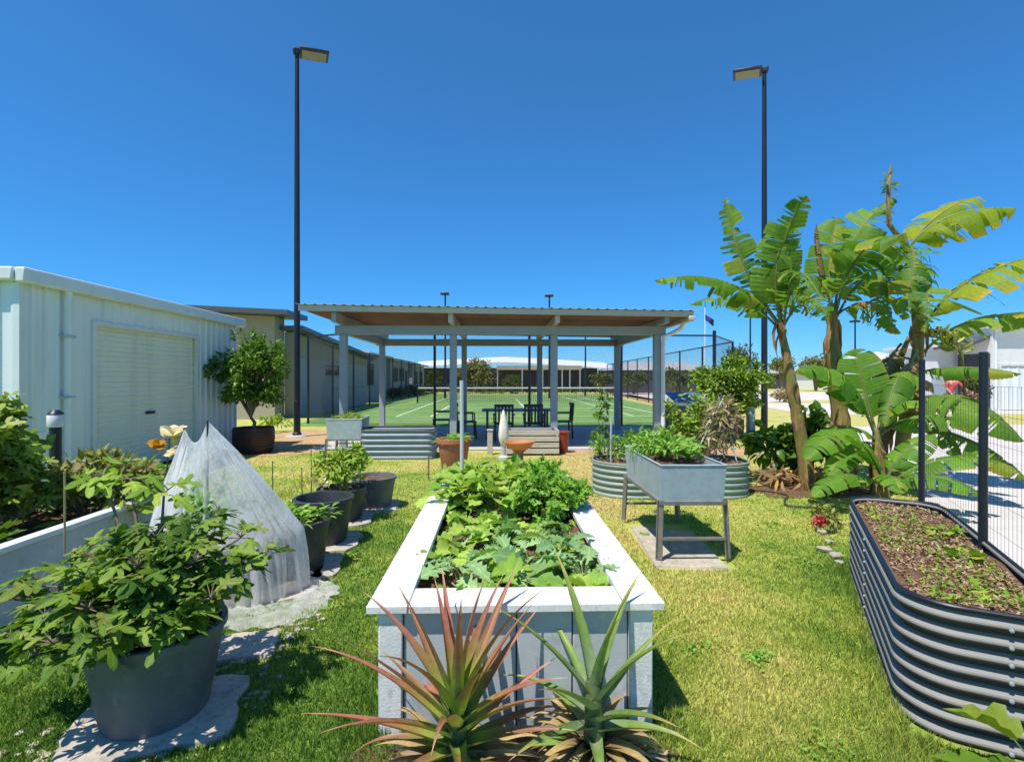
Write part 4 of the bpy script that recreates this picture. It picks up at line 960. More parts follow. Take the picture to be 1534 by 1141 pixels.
# barbecue-like cabinet with a blue sloping top
ca = thing('cabinet', 'dark grey outdoor cabinet under a sloping blue top, right of the shelter', 'cabinet', (4.1, 12.2, 0), SITE)
b = MB(); b.box(-.48, -.3, .06, .40, .3, .88); b.build('body', M['grey_plastic'], ca, bevel=.015)
for x in (-.22, .2): b = MB(); b.box(x - .19, -.325, .14, x + .18, -.302, .82); d_ = b.build('door', M['dark_void'], ca, bevel=.005); b = MB(); b.box(x + .1, -.35, .6, x + .13, -.326, .74); b.build('handle', M['galv'], d_)
b = MB(); b.add([(-.34, -.34, .96), (.50, -.34, .96), (.50, .34, 1.14), (-.34, .34, 1.14), (-.34, -.34, 1.0), (.50, -.34, 1.0), (.50, .34, 1.18), (-.34, .34, 1.18)], [(3, 2, 1, 0), (4, 5, 6, 7), (0, 1, 5, 4), (1, 2, 6, 5), (2, 3, 7, 6), (3, 0, 4, 7)]); b.build('blue_top', M['blue_lid'], ca, bevel=.01)
b = MB(); b.box(-.45, -.28, .882, .42, .28, .955); b.box(-.02, -.36, .885, .50, -.30, .94); b.build('shelf', M['pvc'], ca, bevel=.006)

# bollard light behind the left bed
bl = thing('bollard_light', 'black bollard light with a frosted top in front of the shed', 'bollard light', (at(83, 0, 4.95)[0], 4.95, 0))
b = MB(); b.lathe([(.075, 0), (.075, .015), (.048, .02), (.048, 1.04)], n=20); b.build('post', M['bark'] if False else M['dark_metal'], bl)
b = MB(); b.lathe([(.06, 1.04), (.066, 1.05), (.066, 1.15), (.06, 1.16)], n=20); b.build('lens', M['lamp_cap'], bl)
b = MB(); b.lathe([(.064, 1.16), (.066, 1.17), (.03, 1.205)], n=20); b.build('cap', M['dark_metal'], bl)

# hose on the lawn
b = MB(); q = np.array([(3.05, 6.9, .02), (3.4, 6.8, .02), (3.55, 6.55, .02), (3.35, 6.3, .02), (3.2, 6.0, .02), (3.5, 5.9, .02), (3.9, 6.3, .02), (4.0, 6.7, .03)])
tt = np.linspace(0, 7, 60); qq = np.stack([np.interp(tt, range(8), q[:, k]) for k in range(3)], 1)
for _ in range(6): qq[1:-1] = (qq[:-2] + 2 * qq[1:-1] + qq[2:]) / 4
b.tube(qq, .012, 8); tag(b.build('hose', M['hose']), 'dark garden hose snaking from the oval bed to the banana clump', 'hose')

# right trellis fence
tf = thing('wire_fence', 'garden fence of dark posts and thin wire behind the charcoal bed', 'fence', (0, 0, 0))
fp = [(3.36, 4.2), (2.76, 3.0), (2.16, 1.8)]
for (x, y) in fp[:2]:
    b = MB(); b.tube([(x, y, 0), (x, y, .8), (x + .004, y, 1.66)], [.024, .023, .022], 10); b.build('post', M['dark_metal'], tf)
b = MB(); d = unit(arr(fp[1][0] - fp[0][0], fp[1][1] - fp[0][1], 0)); p0 = arr(*fp[0], 0)
for s in np.arange(.05, 2.65, .05): q = p0 + d * s; b.tube([q + arr(0, 0, .5 + .0), q + arr(0, 0, 1.46)], .0010, 3, False)
for z in np.arange(.5, 1.47, .16): b.tube([p0 + arr(0, 0, z), p0 + d * 2.62 + arr(0, 0, z)], .0010, 3, False)
b.build('wire_mesh', M['dark_metal'], tf, smooth=False)

def gravel(label, pts, n, sz):
    b = MB(); P = np.array(pts, float)
    for k in range(n):
        i = rs.randint(len(P)); c = P[i, :2] + rs.randn(2) * P[i, 2]; r = rs.uniform(*sz); m = 7; a = np.arange(m) * 2 * math.pi / m + rs.rand()
        V = [(c[0] + r * math.cos(t) * rs.uniform(.7, 1.3), c[1] + r * math.sin(t) * rs.uniform(.7, 1.3), z) for z in (0, r * .6) for t in a] + [(c[0], c[1], r * .95)]
        b.add(V, [(j, (j + 1) % m, m + (j + 1) % m, m + j) for j in range(m)] + [(m + j, m + (j + 1) % m, 2 * m) for j in range(m)])
    return tag(b.build('gravel', M['stone']), label, 'gravel', kind='stuff')
gravel('pale gravel and broken stone strewn along the row of tubs', [(-1.86, 2.06, .09), (-1.62, 1.98, .09), (-1.36, 2.12, .08), (-1.28, 2.42, .08), (-1.44, 2.72, .10), (-1.40, 2.95, .10), (-1.36, 3.2, .10), (-1.38, 3.5, .07)], 420, (.006, .020))

# ------------------------------------------------------------------ vegetables in the beds
def inbed(bed, x, y, z):
    c, s = math.cos(SITE), math.sin(SITE); return arr(bed[0] + x * c - y * s, bed[1] + x * s + y * c, z)
def veg(name, label, pos, tpl, m, n, ln, size, elev=(.25, 1.25), pet=.5, droop=.4, group=None, rad=.004, core=None):
    o = thing(name, label, 'plant', pos, rs.uniform(0, 6), group); lm = MB(); sm = MB()
    rosette(lm, sm, (0, 0, 0), n, ln, tpl, elev, pet, size, droop, rad=rad)
    if core: bush(lm, (0, 0, core[0]), core[1], core[2], tpl, core[3], 12)
    lm.build('foliage', m, o, sharp=0); sm.build('stem', M['stem'], o); return o
z0 = .45
VG = 'vegetables in the central white bed'
kales = [(-.27, .52, 13, .22, 'pale blue-green kale low in the near left corner of the central bed'), (.10, .62, 14, .25, 'blue-green kale in the middle front of the central bed'), (.27, .78, 15, .28, 'big blue-green kale nearest the right rim of the central bed'),
         (.36, .46, 13, .24, 'blue-green kale in the near right corner of the central bed'), (-.10, .98, 11, .22, 'small kale left of the middle in the central bed'), (.12, 1.02, 12, .26, 'kale just in front of the dense parsley clump')]
for x, y, n, ln, lab in kales: veg('kale_plant', lab, inbed(CB, x, y, z0), KALE, L['kale'], n + 2, ln, (.12, .21), (.35, 1.4), .45, .7, VG)
small = [(-.22, .26, 'squash seedling in the near left corner of the central bed'), (.30, .30, 'squash seedling in the near right corner of the central bed'), (-.30, 1.62, 'squash plant on the left rim halfway along the central bed'),
    (.06, 1.22, 'squash plant between the blue-green kale and the parsley'), (-.36, .72, 'low squash plant against the left rim beside the pale kale'), (.22, .95, 'squash leaves tucked behind the biggest blue-green kale'), (-.16, .72, 'small squash plant between the two left kales'),
    (-.10, .36, 'small fresh green seedling near the front board of the central bed'), (-.30, .98, 'low squash leaves beside the left rim of the central bed'), (-.24, 1.34, 'low squash plant by the left rim before the lush far end'), (-.02, 1.38, 'squash plant in the bare soil at the middle of the central bed')]
for x, y, lab in small: veg('squash_plant', lab, inbed(CB, x, y, z0), PUMP, L['squash'] if y > .5 else L['basil'], 10, .17, (.09, .15), (.2, 1.1), .6, .3, VG)
veg('squash_plant', 'broad squash leaf drooping over the front board of the central bed', inbed(CB, .14, .34, z0), PUMP, L['squash'], 5, .20, (.16, .20), (.2, .7), .75, .6, VG)
far = [(-.34, 1.95), (-.12, 1.85), (-.30, 2.3), (-.05, 2.2), (-.32, 2.62), (.0, 2.6), (.22, 2.35), (.32, 2.65)]
fl_ = ['lush squash leaves spilling over the left rim of the central bed', 'light green squash in the middle of the central bed, nearest of the lush far group', 'tall squash at left in the far half of the central bed', 'squash with broad pale leaves in the centre of the far half of the central bed',
       'squash in the far left corner of the central bed beside the pale stake', 'squash at the middle of the far end of the central bed, before the clay bowl', 'squash behind the dense parsley clump', 'squash in the far right corner of the central bed']
for (x, y), lab in zip(far, fl_): veg('squash_plant', lab, inbed(CB, x, y, z0), PUMP, L['squash'], 38, .32, (.085, .155), (.2, 1.45), .8, .4, VG)
pl = thing('parsley_clump', 'dense dark green parsley clump at the right of the central bed', 'plant', inbed(CB, .33, 1.62, z0), 0, VG)
b = MB(); bush(b, (0, 0, .17), (.31, .34, .17), 1500, FIG, (.035, .065), 30, .34, .4); bush(b, (-.02, .28, .22), (.30, .3, .16), 800, FIG, (.035, .065), 20, .34, .4); b.build('foliage', L['parsley'], pl, sharp=0)
b = MB()
for k in range(40): a = rs.uniform(0, 6.28); r = rs.uniform(.05, .25); b.tube([(0, 0, 0), (r * .5 * math.cos(a), r * .5 * math.sin(a), .12), (r * math.cos(a), r * math.sin(a), .22)], .003, 4)
b.build('stem', M['stem'], pl)
b = MB(); p = inbed(CB, -.40, 2.5, .44); b.tube([(0, 0, 0), (.003, 0, .5), (0, 0, 1.05)], .018, 8)
tag(b.build('garden_stake', M['stake'], None, p), 'tall pale grey stake at the far left corner of the central bed', 'stake')

# left bed
lz = .38; LG = 'plants in the left white bed'
t = thing('eggplant_bush', 'tall leafy bush at the left edge of the photo in the left bed', 'plant', inbed(LB, .16, 1.75, lz), 0, LG)
b = MB(); s_ = MB(); cc = bush(b, (-.36, -.05, .58), (.30, .40, .44), 760, FIG, (.08, .15), 26, .36); bush(b, (-.32, 0, .3), (.32, .42, .26), 240, FIG, (.08, .14), 14, .4)
for p in cc: s_.tube([(-.30, 0, 0), p * .5 + arr(-.15, 0, .1), p], [.009, .006, .003], 5)
b.build('foliage', L['egg'], t, sharp=0); s_.build('stem', M['stem'], t)
t = thing('tan_bush', 'bush with tan and olive leaves in the middle of the left bed', 'plant', inbed(LB, .12, 2.30, lz), 0, LG)
b = MB(); s_ = MB(); cc = bush(b, (.03, 0, .30), (.50, .42, .24), 900, OVAL, (.06, .11), 26, .4)
for p in cc: s_.tube([(0, 0, 0), p * .5, p], [.009, .006, .003], 5)
b.build('foliage', L['rust'], t, sharp=0); s_.build('stem', M['bark'], t)
for (x, y, lab, n) in ((-.05, 2.85, 'grey-green squash at the far end of the left bed beneath the roller door', 18), (.32, 2.78, 'squash with pale blooms beside the netting in the left bed', 16), (.34, 2.25, 'leafy squash leaning over the lawn side of the left bed', 12), (-.35, 2.6, 'grey-green squash by the bollard light in the left bed', 16), (.30, 1.25, 'low dark leafy plant at the near end of the left bed', 10)):
    veg('squash_plant', lab, inbed(LB, x, y, lz), PUMP, L['kale'] if x < .2 else L['lime'] if y > 2 else L['fig'], n * 2, .44 if y > 2 else .2, (.13, .22), (.3, 1.3), .75, .3, LG, .005)
fw = thing('squash_flower', 'cluster of cream and orange squash blooms next to the netting', 'flower', inbed(LB, .36, 2.95, .86), 0)
for (x, y, z, s, mm) in ((.03, 0, .12, .15, 'pale'), (.10, -.05, -.04, .12, 'pale'), (-.10, -.02, .03, .09, 'orange')):
    b = MB(); az = rs.uniform(0, 6.28, 13); d = np.stack([np.cos(az), np.sin(az), rs.uniform(-.5, 1.6, 13)], 1); leaves(b, BROAD, np.tile(arr(x, y, z), (13, 1)), d, np.tile(arr(.3, -.9, .6), (13, 1)) + rs.randn(13, 3) * .3, s * rs.uniform(.7, 1.1, 13), .3); b.build('petals', L[mm], fw, sharp=0)
b = MB(); b.tube([(0, 0, .10), (-.02, 0, -.1), (-.05, .02, -.34)], [.008, .007, .006], 6); b.build('stem', M['stem'], fw)
b = MB(); p = at(97, 790, 3.1); b.tube([(0, 0, 0), (0, 0, .5)], .006, 6); tag(b.build('garden_stake', M['cane'], None, (p[0], 3.1, .44)), 'thin pale cane standing in the left bed near its rim', 'stake')

# trough and other beds
t = thing('herb_mass', 'lush bright green herbs filling the large steel trough', 'plant', (TR[0], TR[1], TR[2] + .72), .02)
b = MB(); bush(b, (.0, .1, .10), (.26, .56, .13), 900, OVAL, (.05, .085), 34, .3); bush(b, (.05, .62, .12), (.22, .12, .14), 160, OVAL, (.05, .09), 8); b.build('foliage', L['basil'], t, sharp=0)
t = thing('grass_herb', 'short yellow-green herbs growing in the smaller steel trough', 'plant', (TB[0], TB[1], .68), .12)
b = MB(); bush(b, (0, 0, .05), (.30, .42, .09), 420, NARROW, (.06, .12), 24, .35); b.build('foliage', L['lime'], t, sharp=0)
t = thing('climber', 'dried tan climber on leaning canes at the right end of the oval bed', 'plant', (2.86, 6.95, .38), 0)
b = MB()
for (x, y, z, x1, y1, z1) in ((-.42, 0, 0, .02, .03, .86), (.15, -.1, 0, .0, .0, .84), (.10, .2, 0, -.04, .02, .88), (-.15, .2, 0, .03, .05, .82)): b.tube([(x, y, z), (x1, y1, z1)], .009, 6)
b.build('cane', M['stake'], t)
b = MB(); bush(b, (-.02, 0, .45), (.26, .2, .45), 900, NARROW, (.06, .13), 24, .4, .8, .1); b.build('dry_foliage', L['dry'], t, sharp=0)
b = MB(); bush(b, (-.05, 0, .5), (.24, .2, .42), 150, OVAL, (.05, .09), 12); b.build('foliage', L['rust'], t, sharp=0)
for (x, y, w_, h_, m, lab, tp, nm) in ((1.30, 7.0, .22, .30, 'parsley', 'dark leafy plant at the left end of the oval bed', NARROW, 'leafy_plant'), (1.72, 7.05, .24, .28, 'parsley', 'bushy dark plant in the oval bed just left of the steel trough', OVAL, 'leafy_plant')):
    t = thing(nm, lab, 'plant', (x, y, .38)); b = MB(); bush(b, (0, 0, h_ * .7), (w_, w_, h_ * .7), 260, tp, (.05, .10), 14); b.build('foliage', L[m], t, sharp=0)
    b = MB(); b.tube([(0, 0, 0), (.02, 0, h_)], [.012, .006], 6); b.build('stem', M['stem'], t)
t = thing('bean_vine', 'slim tall bean vine climbing a stake behind the oval bed', 'plant', (at(905, 0, 8.6)[0], 8.6, 0))
b = MB(); b.tube([(0, 0, 0), (0, 0, 1.35)], .010, 6); b.build('stake', M['stake'], t)
b = MB()
for z in np.arange(.08, 1.36, .13): bush(b, (rs.uniform(-.05, .05), 0, z), (.24 - .13 * z, .2 - .1 * z, .10), int(60 - 28 * z), OVAL, (.06, .11), 5)
b.build('foliage', L['tree'], t, sharp=0)
t = thing('leafy_plant', 'spreading green plant on the bare earth between vine and steel post', 'plant', (at(955, 0, 9.0)[0], 9.0, 0)); b = MB(); bush(b, (0, 0, .30), (.50, .35, .28), 420, OVAL, (.06, .12), 20); b.build('foliage', L['tree'], t, sharp=0)
b = MB(); b.tube([(0, 0, 0), (.02, 0, .35)], [.02, .01], 6); b.build('stem', M['stem'], t)
b = MB(); b.tube([(0, 0, 0), (.005, 0, .62)], .012, 6); tag(b.build('garden_stake', M['stake'], None, (at(915, 0, 6.95)[0], 6.95, .36)), 'pale stake standing in the soil at the left end of the oval bed', 'stake')
t = thing('citrus_shrub', 'yellow-green citrus shrub behind the trough herbs', 'shrub', (at(1048, 0, 9.2)[0], 9.2, 0))
b = MB(); cc = bush(b, (0, 0, .66), (.70, .6, .62), 1700, OVAL, (.07, .12), 30, .32); b.build('foliage', L['lime'], t, sharp=0)
b = MB()
for p in cc: b.tube([(0, 0, 0), p * arr(.4, .4, .5), p], [.022, .013, .005], 6)
b.build('stem', M['bark'], t)
# weeds on the charcoal bed
b = MB(); q = 0; cl = rs.uniform(0, 1, (60, 2)); q = cl[rs.randint(0, 60, 1500)] + rs.randn(1500, 2) * .05; q = q[(q[:, 0] > .06) & (q[:, 0] < .94) & (q[:, 1] > .03) & (q[:, 1] < .97)]
p = np.column_stack([q[:, 0] * .50 + .04, -.06 - q[:, 1] * 2.05, np.full(len(q), .525)]); keep = p[:, 1] > -2.1; p = p[keep]
d = rs.randn(len(p), 3) * arr(1, 1, .4) + arr(0, 0, .6); leaves(b, OVAL, p, d, rs.randn(len(p), 3) * .4 + arr(0, 0, 1), rs.uniform(.02, .045, len(p)), .3)
o = b.build('weed', L['lime'], None, (*A0, 0), rzd, sharp=0); tag(o, 'small yellow-green weeds sprinkled over the soil of the charcoal bed', 'weeds', kind='stuff')
for (x, y, lab) in ((.44, -.80, 'bright green seedling by the back rim of the charcoal bed'), (.40, -1.35, 'larger bright green seedling at the near end of the charcoal bed'), (.30, -.25, 'tuft of fine green leaves at the far end of the charcoal bed')):
    c, s = math.cos(rzd), math.sin(rzd); veg('seedling', lab, (A0[0] + x * c - y * s, A0[1] + x * s + y * c, .52), PUMP if x > .35 else NARROW, L['lime'], 8, .09, (.05, .08), (.2, 1.1), .5, .3, None, .0025)
veg('squash_plant', 'broad squash leaves low against the charcoal bed in the bottom right corner', (1.90, 1.74, 0), PUMP, L['tree'], 8, .25, (.14, .20), (.5, 1.15), .85, .4)
t = thing('flower_patch', 'low patch of red and cream flowering plants left of the charcoal bed', 'plant', (at(1240, 0, 5.1)[0], 5.1, 0))
b = MB(); bush(b, (0, 0, .12), (.17, .2, .13), 230, OVAL, (.04, .075), 14); b.build('foliage', L['rust'], t, sharp=0)
b = MB(); bush(b, (-.08, -.06, .11), (.11, .10, .06), 130, OVAL, (.035, .055), 1, 1.0); m_ = leafy('red_blooms', (.42, .03, .05), (.55, .10, .10)); b.build('blooms', m_, t, sharp=0)
for k, (px, py) in enumerate(((1232, 800), (1242, 814), (1236, 826), (1252, 836), (1234, 788), (1258, 846), (1228, 776))):
    g = gp(px, py); b = MB(); q_ = rs.uniform(.65, 1.1); b.lathe([(.02 * q_, 0), (.05 * q_, .012), (.056 * q_, .03), (.04 * q_, .05 * q_), (.0001, .056 * q_)], n=9, jit=.22, sx=rs.uniform(.7, 1.3)); tag(b.build('edging_stone', M['stone'], None, (g[0], g[1], 0), k * 1.3), 'small pale edging stone beside the charcoal bed and the red flowers', 'stone', 'edging stones')

# ------------------------------------------------------------------ pineapples
def pineapple(label, loc, n, m, ln, seed, dead=10):
    r = np.random.RandomState(seed); o = thing('pineapple_plant', label, 'plant', loc, 0, 'pineapple plants in front of the central bed')
    b = MB(); b.tube([(0, 0, 0), (0, 0, .12), (0, .005, .34)], [.03, .042, .03], 10); b.build('stem', M['stem'], o)
    def leaf(b, base, az, e0, L_, bend, wd, tw):
        K = 16; pts = []; p = np.array(base, float); e = e0
        for i in range(K + 1):
            t = i / K; pts.append(p.copy()); d = arr(math.cos(az) * math.cos(e), math.sin(az) * math.cos(e), math.sin(e)); p = p + d * L_ / K; e -= bend / K * (0.35 + 1.3 * t)
        V = []; T = []; side = arr(-math.sin(az), math.cos(az), 0)
        for i, q in enumerate(pts):
            t = i / K; w = wd * ((1.55 - .9 * t) * (1 - t ** 2.2) + .004); tg = unit(pts[min(K, i + 1)] - pts[max(0, i - 1)]); s = unit(side + tw * t * arr(0, 0, 1)); nn_ = unit(np.cross(s, tg)); 
            if nn_[2] < 0: nn_ = -nn_
            V += [q - s * w + nn_ * w * .65, q - s * w * .5 + nn_ * w * .12, q, q + s * w * .5 + nn_ * w * .12, q + s * w + nn_ * w * .65]; T += [t] * 5
        Fs = [(5 * i + k, 5 * i + k + 1, 5 * i + k + 6, 5 * i + k + 5) for i in range(K) for k in range(4)]; b.add(V, Fs, T)
    b = MB()
    for k in range(n):
        f = k / (n - 1); az = k * 2.39996 + r.uniform(-.25, .25); e = 1.42 - 1.25 * f ** .75 + r.uniform(-.1, .1)
        leaf(b, (.02 * math.cos(az), .02 * math.sin(az), .37 - .27 * f ** .8), az, e, ln * r.uniform(.78, 1.1) * (.80 + .25 * math.sin(math.pi * min(1, f + .15))), r.uniform(.15, 1.2) * (.45 + f * 1.0), .0165 + .006 * r.rand(), r.uniform(-.4, .4))
    b.build('leaf_crown', m, o, sharp=0)
    b = MB()
    for k in range(dead): az = r.uniform(0, 6.28); leaf(b, (.03 * math.cos(az), .03 * math.sin(az), .10), az, r.uniform(-.1, .6), ln * r.uniform(.35, .7), r.uniform(.8, 1.7), .017, r.uniform(-1, 1))
    b.build('dry_leaves', L['pine_dead'], o, sharp=0); return o
pineapple('large reddish pineapple plant in front of the central bed, left of its twin', (-.20, 1.86, 0), 38, L['pine_red'], .56, 3, 44)
pineapple('smaller greener pineapple plant in front of the right end of the central bed', (.315, 1.97, 0), 18, L['pine_green'], .50, 11, 44)
b = MB(); p = np.column_stack([rs.uniform(-.5, .62, 160), rs.uniform(1.6, 2.08, 160), rs.uniform(.01, .07, 160)]); d = rs.randn(160, 3) * arr(1, 1, .35)
leaves(b, NARROW, p, d, rs.randn(160, 3) * .4 + arr(0, 0, 1), rs.uniform(.06, .16, 160), .3, 1.2); tag(b.build('leaf_litter', L['dry'], sharp=0), 'dry leaf litter under the two pineapple plants', 'leaf litter', kind='stuff')

# ------------------------------------------------------------------ trees in barrels
def barrel_tree(label, loc, r, h, trunk, cc_, cr_, n, m, sz=(.07, .12)):
    o = thing('potted_tree', label, 'tree', loc)
    b = MB(); b.lathe([(r * .86, 0), (r * .9, .02), (r, h * .55), (r * .97, h), (r * .9, h), (r * .88, h - .05)], n=28); b.build('barrel', M['barrel'], o)
    b = MB(); 
    for z in (h * .2, h * .8): b.lathe([(r * .985, z), (r * 1.0, z + .005), (r * 1.0, z + .035), (r * .985, z + .04)], n=28)
    b.build('hoop', M['dark_metal'], o)
    P = [(r * .89 * math.cos(a), r * .89 * math.sin(a)) for a in np.linspace(0, 6.283, 20, endpoint=False)]; soil_top(P, h - .06, 'soil', o)
    c = MB(); centers = bush(c, cc_, cr_, n, OVAL, sz, 40, .25, .3, .5); bush(c, cc_, np.array(cr_) * .7, n // 5, OVAL, sz, 14, .45); bush(c, (cc_[0], cc_[1], cc_[2] - cr_[2] * .62), np.array(cr_) * arr(.8, .8, .34), int(n * .55), OVAL, sz, 26, .36, .3, .5)
    for q in range(9):                                # stray shoots
        a = rs.uniform(0, 6.28); e = rs.uniform(.1, 1.4); d = arr(math.cos(a) * math.cos(e), math.sin(a) * math.cos(e), math.sin(e)); p = np.array(cc_) + d * np.array(cr_) * rs.uniform(.85, 1.05)
        bush(c, p, (.10, .10, .15), 26, OVAL, sz, 3, .5)
    t = MB(); top = arr(cc_[0] * .6, cc_[1] * .6, trunk); t.tube([(0, 0, h - .07), (.015, .01, (h + trunk) / 2), top], [.045, .036, .030], 8)
    for q in centers: t.tube([top, top + (q - top) * arr(.4, .4, .6), q], [.022, .013, .005], 6)
    t.build('trunk', M['bark'], o); c.build('crown', m, o, sharp=0); return o
barrel_tree('rounded dark green citrus tree in a red-brown barrel by the shed corner', at(380, 0, 10.5) * arr(1, 1, 0), .40, .52, .72, (-.10, 0, 1.66), (.80, .72, .78), 4200, L['tree'])
barrel_tree('rounded citrus tree in a red-brown barrel beside the right light pole', at(1096, 0, 13.2) * arr(1, 1, 0), .30, .48, .8, (-.08, 0, 1.32), (.98, .85, .80), 6500, L['citrus'], (.08, .14))
b = MB(); bush(b, (0, 0, .3), (.5, .3, .28), 160, OVAL, (.09, .15), 10); t = thing('shrub', 'light green low shrub behind the left barrel tree', 'shrub', at(405, 0, 14.5) * arr(1, 1, 0)); b.build('foliage', L['lime'], t, sharp=0); b = MB(); b.tube([(0, 0, 0), (0, 0, .3)], .02, 6); b.build('stem', M['bark'], t)

# ------------------------------------------------------------------ bananas
def bez(a, c, e, n):
    t = np.linspace(0, 1, n)[:, None]; return (1 - t) ** 2 * a + 2 * t * (1 - t) * c + t ** 2 * e
def banana_leaf(bl, bm, pts, wmax, sag=.6, tear=.35, up=None, petiole=.14, twist=0.0, seed=None):
    """pts: three (px, py, Y) marks of the midrib; the blade hangs from it in torn strips"""
    a, c, e = [at(*p) for p in pts]; K = 80; P = bez(a, c, e, K + 1); T = unit(np.gradient(P, axis=0))
    bm.tube(P, np.linspace(.020, .004, K + 1) * (.7 + wmax), 6)
    upv = unit(arr(*(up or (0, -.25, 1))))
    for s in (-1, 1):
        i = int(K * petiole); hang = sag * rs.uniform(.8, 1.2)
        while i < K:
            ln = max(1, int(rs.choice([1, 2, 3, 4, 6, 9], p=[.16, .26, .24, .18, .10, .06]))) if rs.rand() < tear + .35 else rs.randint(9, 20)
            j = min(K, i + ln); hg = hang + rs.randn() * .40 * tear * 2; fwd = rs.randn() * .10 * tear; shr = 1 - rs.rand() ** 2 * .55 * tear
            G = np.zeros((j - i + 1, 5, 3)); t2 = np.zeros((j - i + 1, 5))
            for k in range(i, j + 1):
                t = (k / K - petiole) / (1 - petiole); t = min(max(t, 0), 1); w = wmax * (1.32 * min(1, (t * 5.5)) ** .55) * (1 - t ** 4.5) ** .8 * shr
                x = np.cross(T[k], upv); x = x / (np.linalg.norm(x) + 1e-6); z = np.cross(x, T[k]); gapk = (.009 if (k == i or k == j) and ln > 0 else 0)
                for m_ in range(5):
                    u = m_ / 4; ang = (-.35 + hg * u * 1.1) + twist * s
                    q = P[k] + s * x * w * u * math.cos(ang * .8) - z * w * u * math.sin(max(-.5, ang)) + T[k] * w * (u * .22 + fwd * u)
                    if k == i: q = q + T[k] * gapk * u * 2
                    if k == j: q = q - T[k] * gapk * u * 2
                    G[k - i, m_] = q + z * .006 * math.sin(k * 2.1) * u; t2[k - i, m_] = max(u, .001) if t < .93 else max(u, .9)
            bl.grid(G if s > 0 else G[:, ::-1], t=t2); i = j
BG = 'banana plants of the clump on the right'
def banana(label, trunk, rad, sets, dead=0, flagtop=None):
    pts = np.array([at(*p) for p in trunk]); base = pts[0].copy(); base[2] = 0
    o = thing('banana_plant', label, 'banana plant', base, 0, BG)
    def loc(mb):
        mb.V = [v - base for v in mb.V]; return mb
    pts[0, 2] = 0; t = np.linspace(0, 1, 26); tt = np.linspace(0, 1, len(pts)); PP = np.stack([np.interp(t, tt, pts[:, k]) for k in range(3)], 1)
    for _ in range(4): PP[1:-1] = (PP[:-2] + 2 * PP[1:-1] + PP[2:]) / 4
    R = np.interp(t, [0, .12, .6, 1], [rad * 1.35, rad * 1.1, rad * .85, rad * .5]) * (1 + .06 * rs.randn(26))
    b = MB(); b.tube(PP, R, 12); loc(b).build('trunk', M['banana_trunk'], o)
    for k in range(dead):                             # hanging dry sheaths round the trunk
        b = MB(); i = rs.randint(3, 25); a = rs.uniform(0, 6.28); dd = arr(math.cos(a), math.sin(a), 0); leaves(b, rows([0, .3, .7, 1], [.12, .14, .10, .03], .5), (PP[i] + dd * R[i] * .8)[None], (arr(0, 0, -1) + dd * .35)[None], dd[None], rs.uniform(.18, .42), .3, 1.0)
        loc(b).build('dry_sheath', L['banana_dry'], o, sharp=0)
    for mat_, lv in sets.items():
        for args in lv:
            b = MB(); bm = MB(); banana_leaf(b, bm, *args[:2], **(args[2] if len(args) > 2 else {}))
            lf = loc(b).build('leaf', L[mat_], o, sharp=0); loc(bm).build('midrib', M['stem'], lf)
    return o
D1_, D2_, D3_ = 6.95, 7.35, 7.0
banana('left banana plant with a thin leaning trunk and arching torn leaves', [(1212, 735, D1_), (1200, 655, D1_), (1187, 585, D1_), (1178, 530, D1_), (1166, 478, D1_)], .080,
    {'banana': [([(1168, 490, D1_), (1105, 392, D1_ - .2), (980, 420, D1_ - .4)], .20, dict(sag=.9, tear=.35)),
                ([(1166, 492, D1_), (1110, 425, D1_ + .3), (1034, 456, D1_ + .7)], .17, dict(sag=1.0, tear=.5)),
                ([(1170, 488, D1_), (1100, 400, D1_ + .1), (1086, 296, D1_ + .3)], .19, dict(sag=.7, tear=.75, up=(-.7, -.5, .3))),
                ([(1172, 490, D1_), (1155, 370, D1_ - .1), (1208, 292, D1_ - .5)], .22, dict(sag=.3, tear=.3, up=(.3, -1, .2))),
                ([(1170, 490, D1_), (1150, 400, D1_ - .3), (1182, 330, D1_ - .2)], .24, dict(sag=.5, tear=.4, up=(-.2, -1, .3))), ([(1172, 492, D1_), (1215, 410, D1_ - .2), (1240, 480, D1_ - .5)], .20, dict(sag=.8, tear=.6)),
                ([(1174, 492, D1_), (1185, 350, D1_ - .5), (1232, 452, D1_ - 1.0)], .24, dict(sag=.7, tear=.7, up=(.2, -.8, .6)))]}, 5)
banana('middle banana plant with a thick brown trunk and an upright dry spike', [(1266, 735, D2_), (1262, 660, D2_), (1252, 560, D2_), (1247, 505, D2_), (1246, 455, D2_)], .115,
    {'banana': [([(1248, 470, D2_), (1235, 390, D2_ + .2), (1255, 325, D2_ + .3)], .25, dict(sag=.3, tear=.3, up=(-.4, -1, .2))),
                ([(1250, 470, D2_), (1262, 340, D2_), (1345, 292, D2_ - .1)], .24, dict(sag=.8, tear=.7)),
                ([(1252, 472, D2_), (1275, 350, D2_ - .6), (1352, 352, D2_ - 1.2)], .34, dict(sag=.9, tear=.2, up=(.1, -.75, .7))),
                ([(1240, 474, D2_), (1190, 400, D2_ + .3), (1160, 480, D2_ + .5)], .20, dict(sag=1.0, tear=.6)), ([(1254, 474, D2_), (1300, 380, D2_ + .3), (1330, 440, D2_ + .5)], .24, dict(sag=.9, tear=.4)), ([(1252, 474, D2_), (1295, 430, D2_ - .1), (1350, 500, D2_ - .2)], .22, dict(sag=1.0, tear=.6))],
     'banana_dry': [([(1246, 470, D2_), (1232, 400, D2_ - .1), (1223, 335, D2_ - .2)], .055, dict(sag=1.4, tear=.1))],
     'orange': [([(1276, 458, D2_ - .3), (1305, 442, D2_ - .35), (1330, 470, D2_ - .4)], .09, dict(sag=.9, tear=.4))]}, 26)
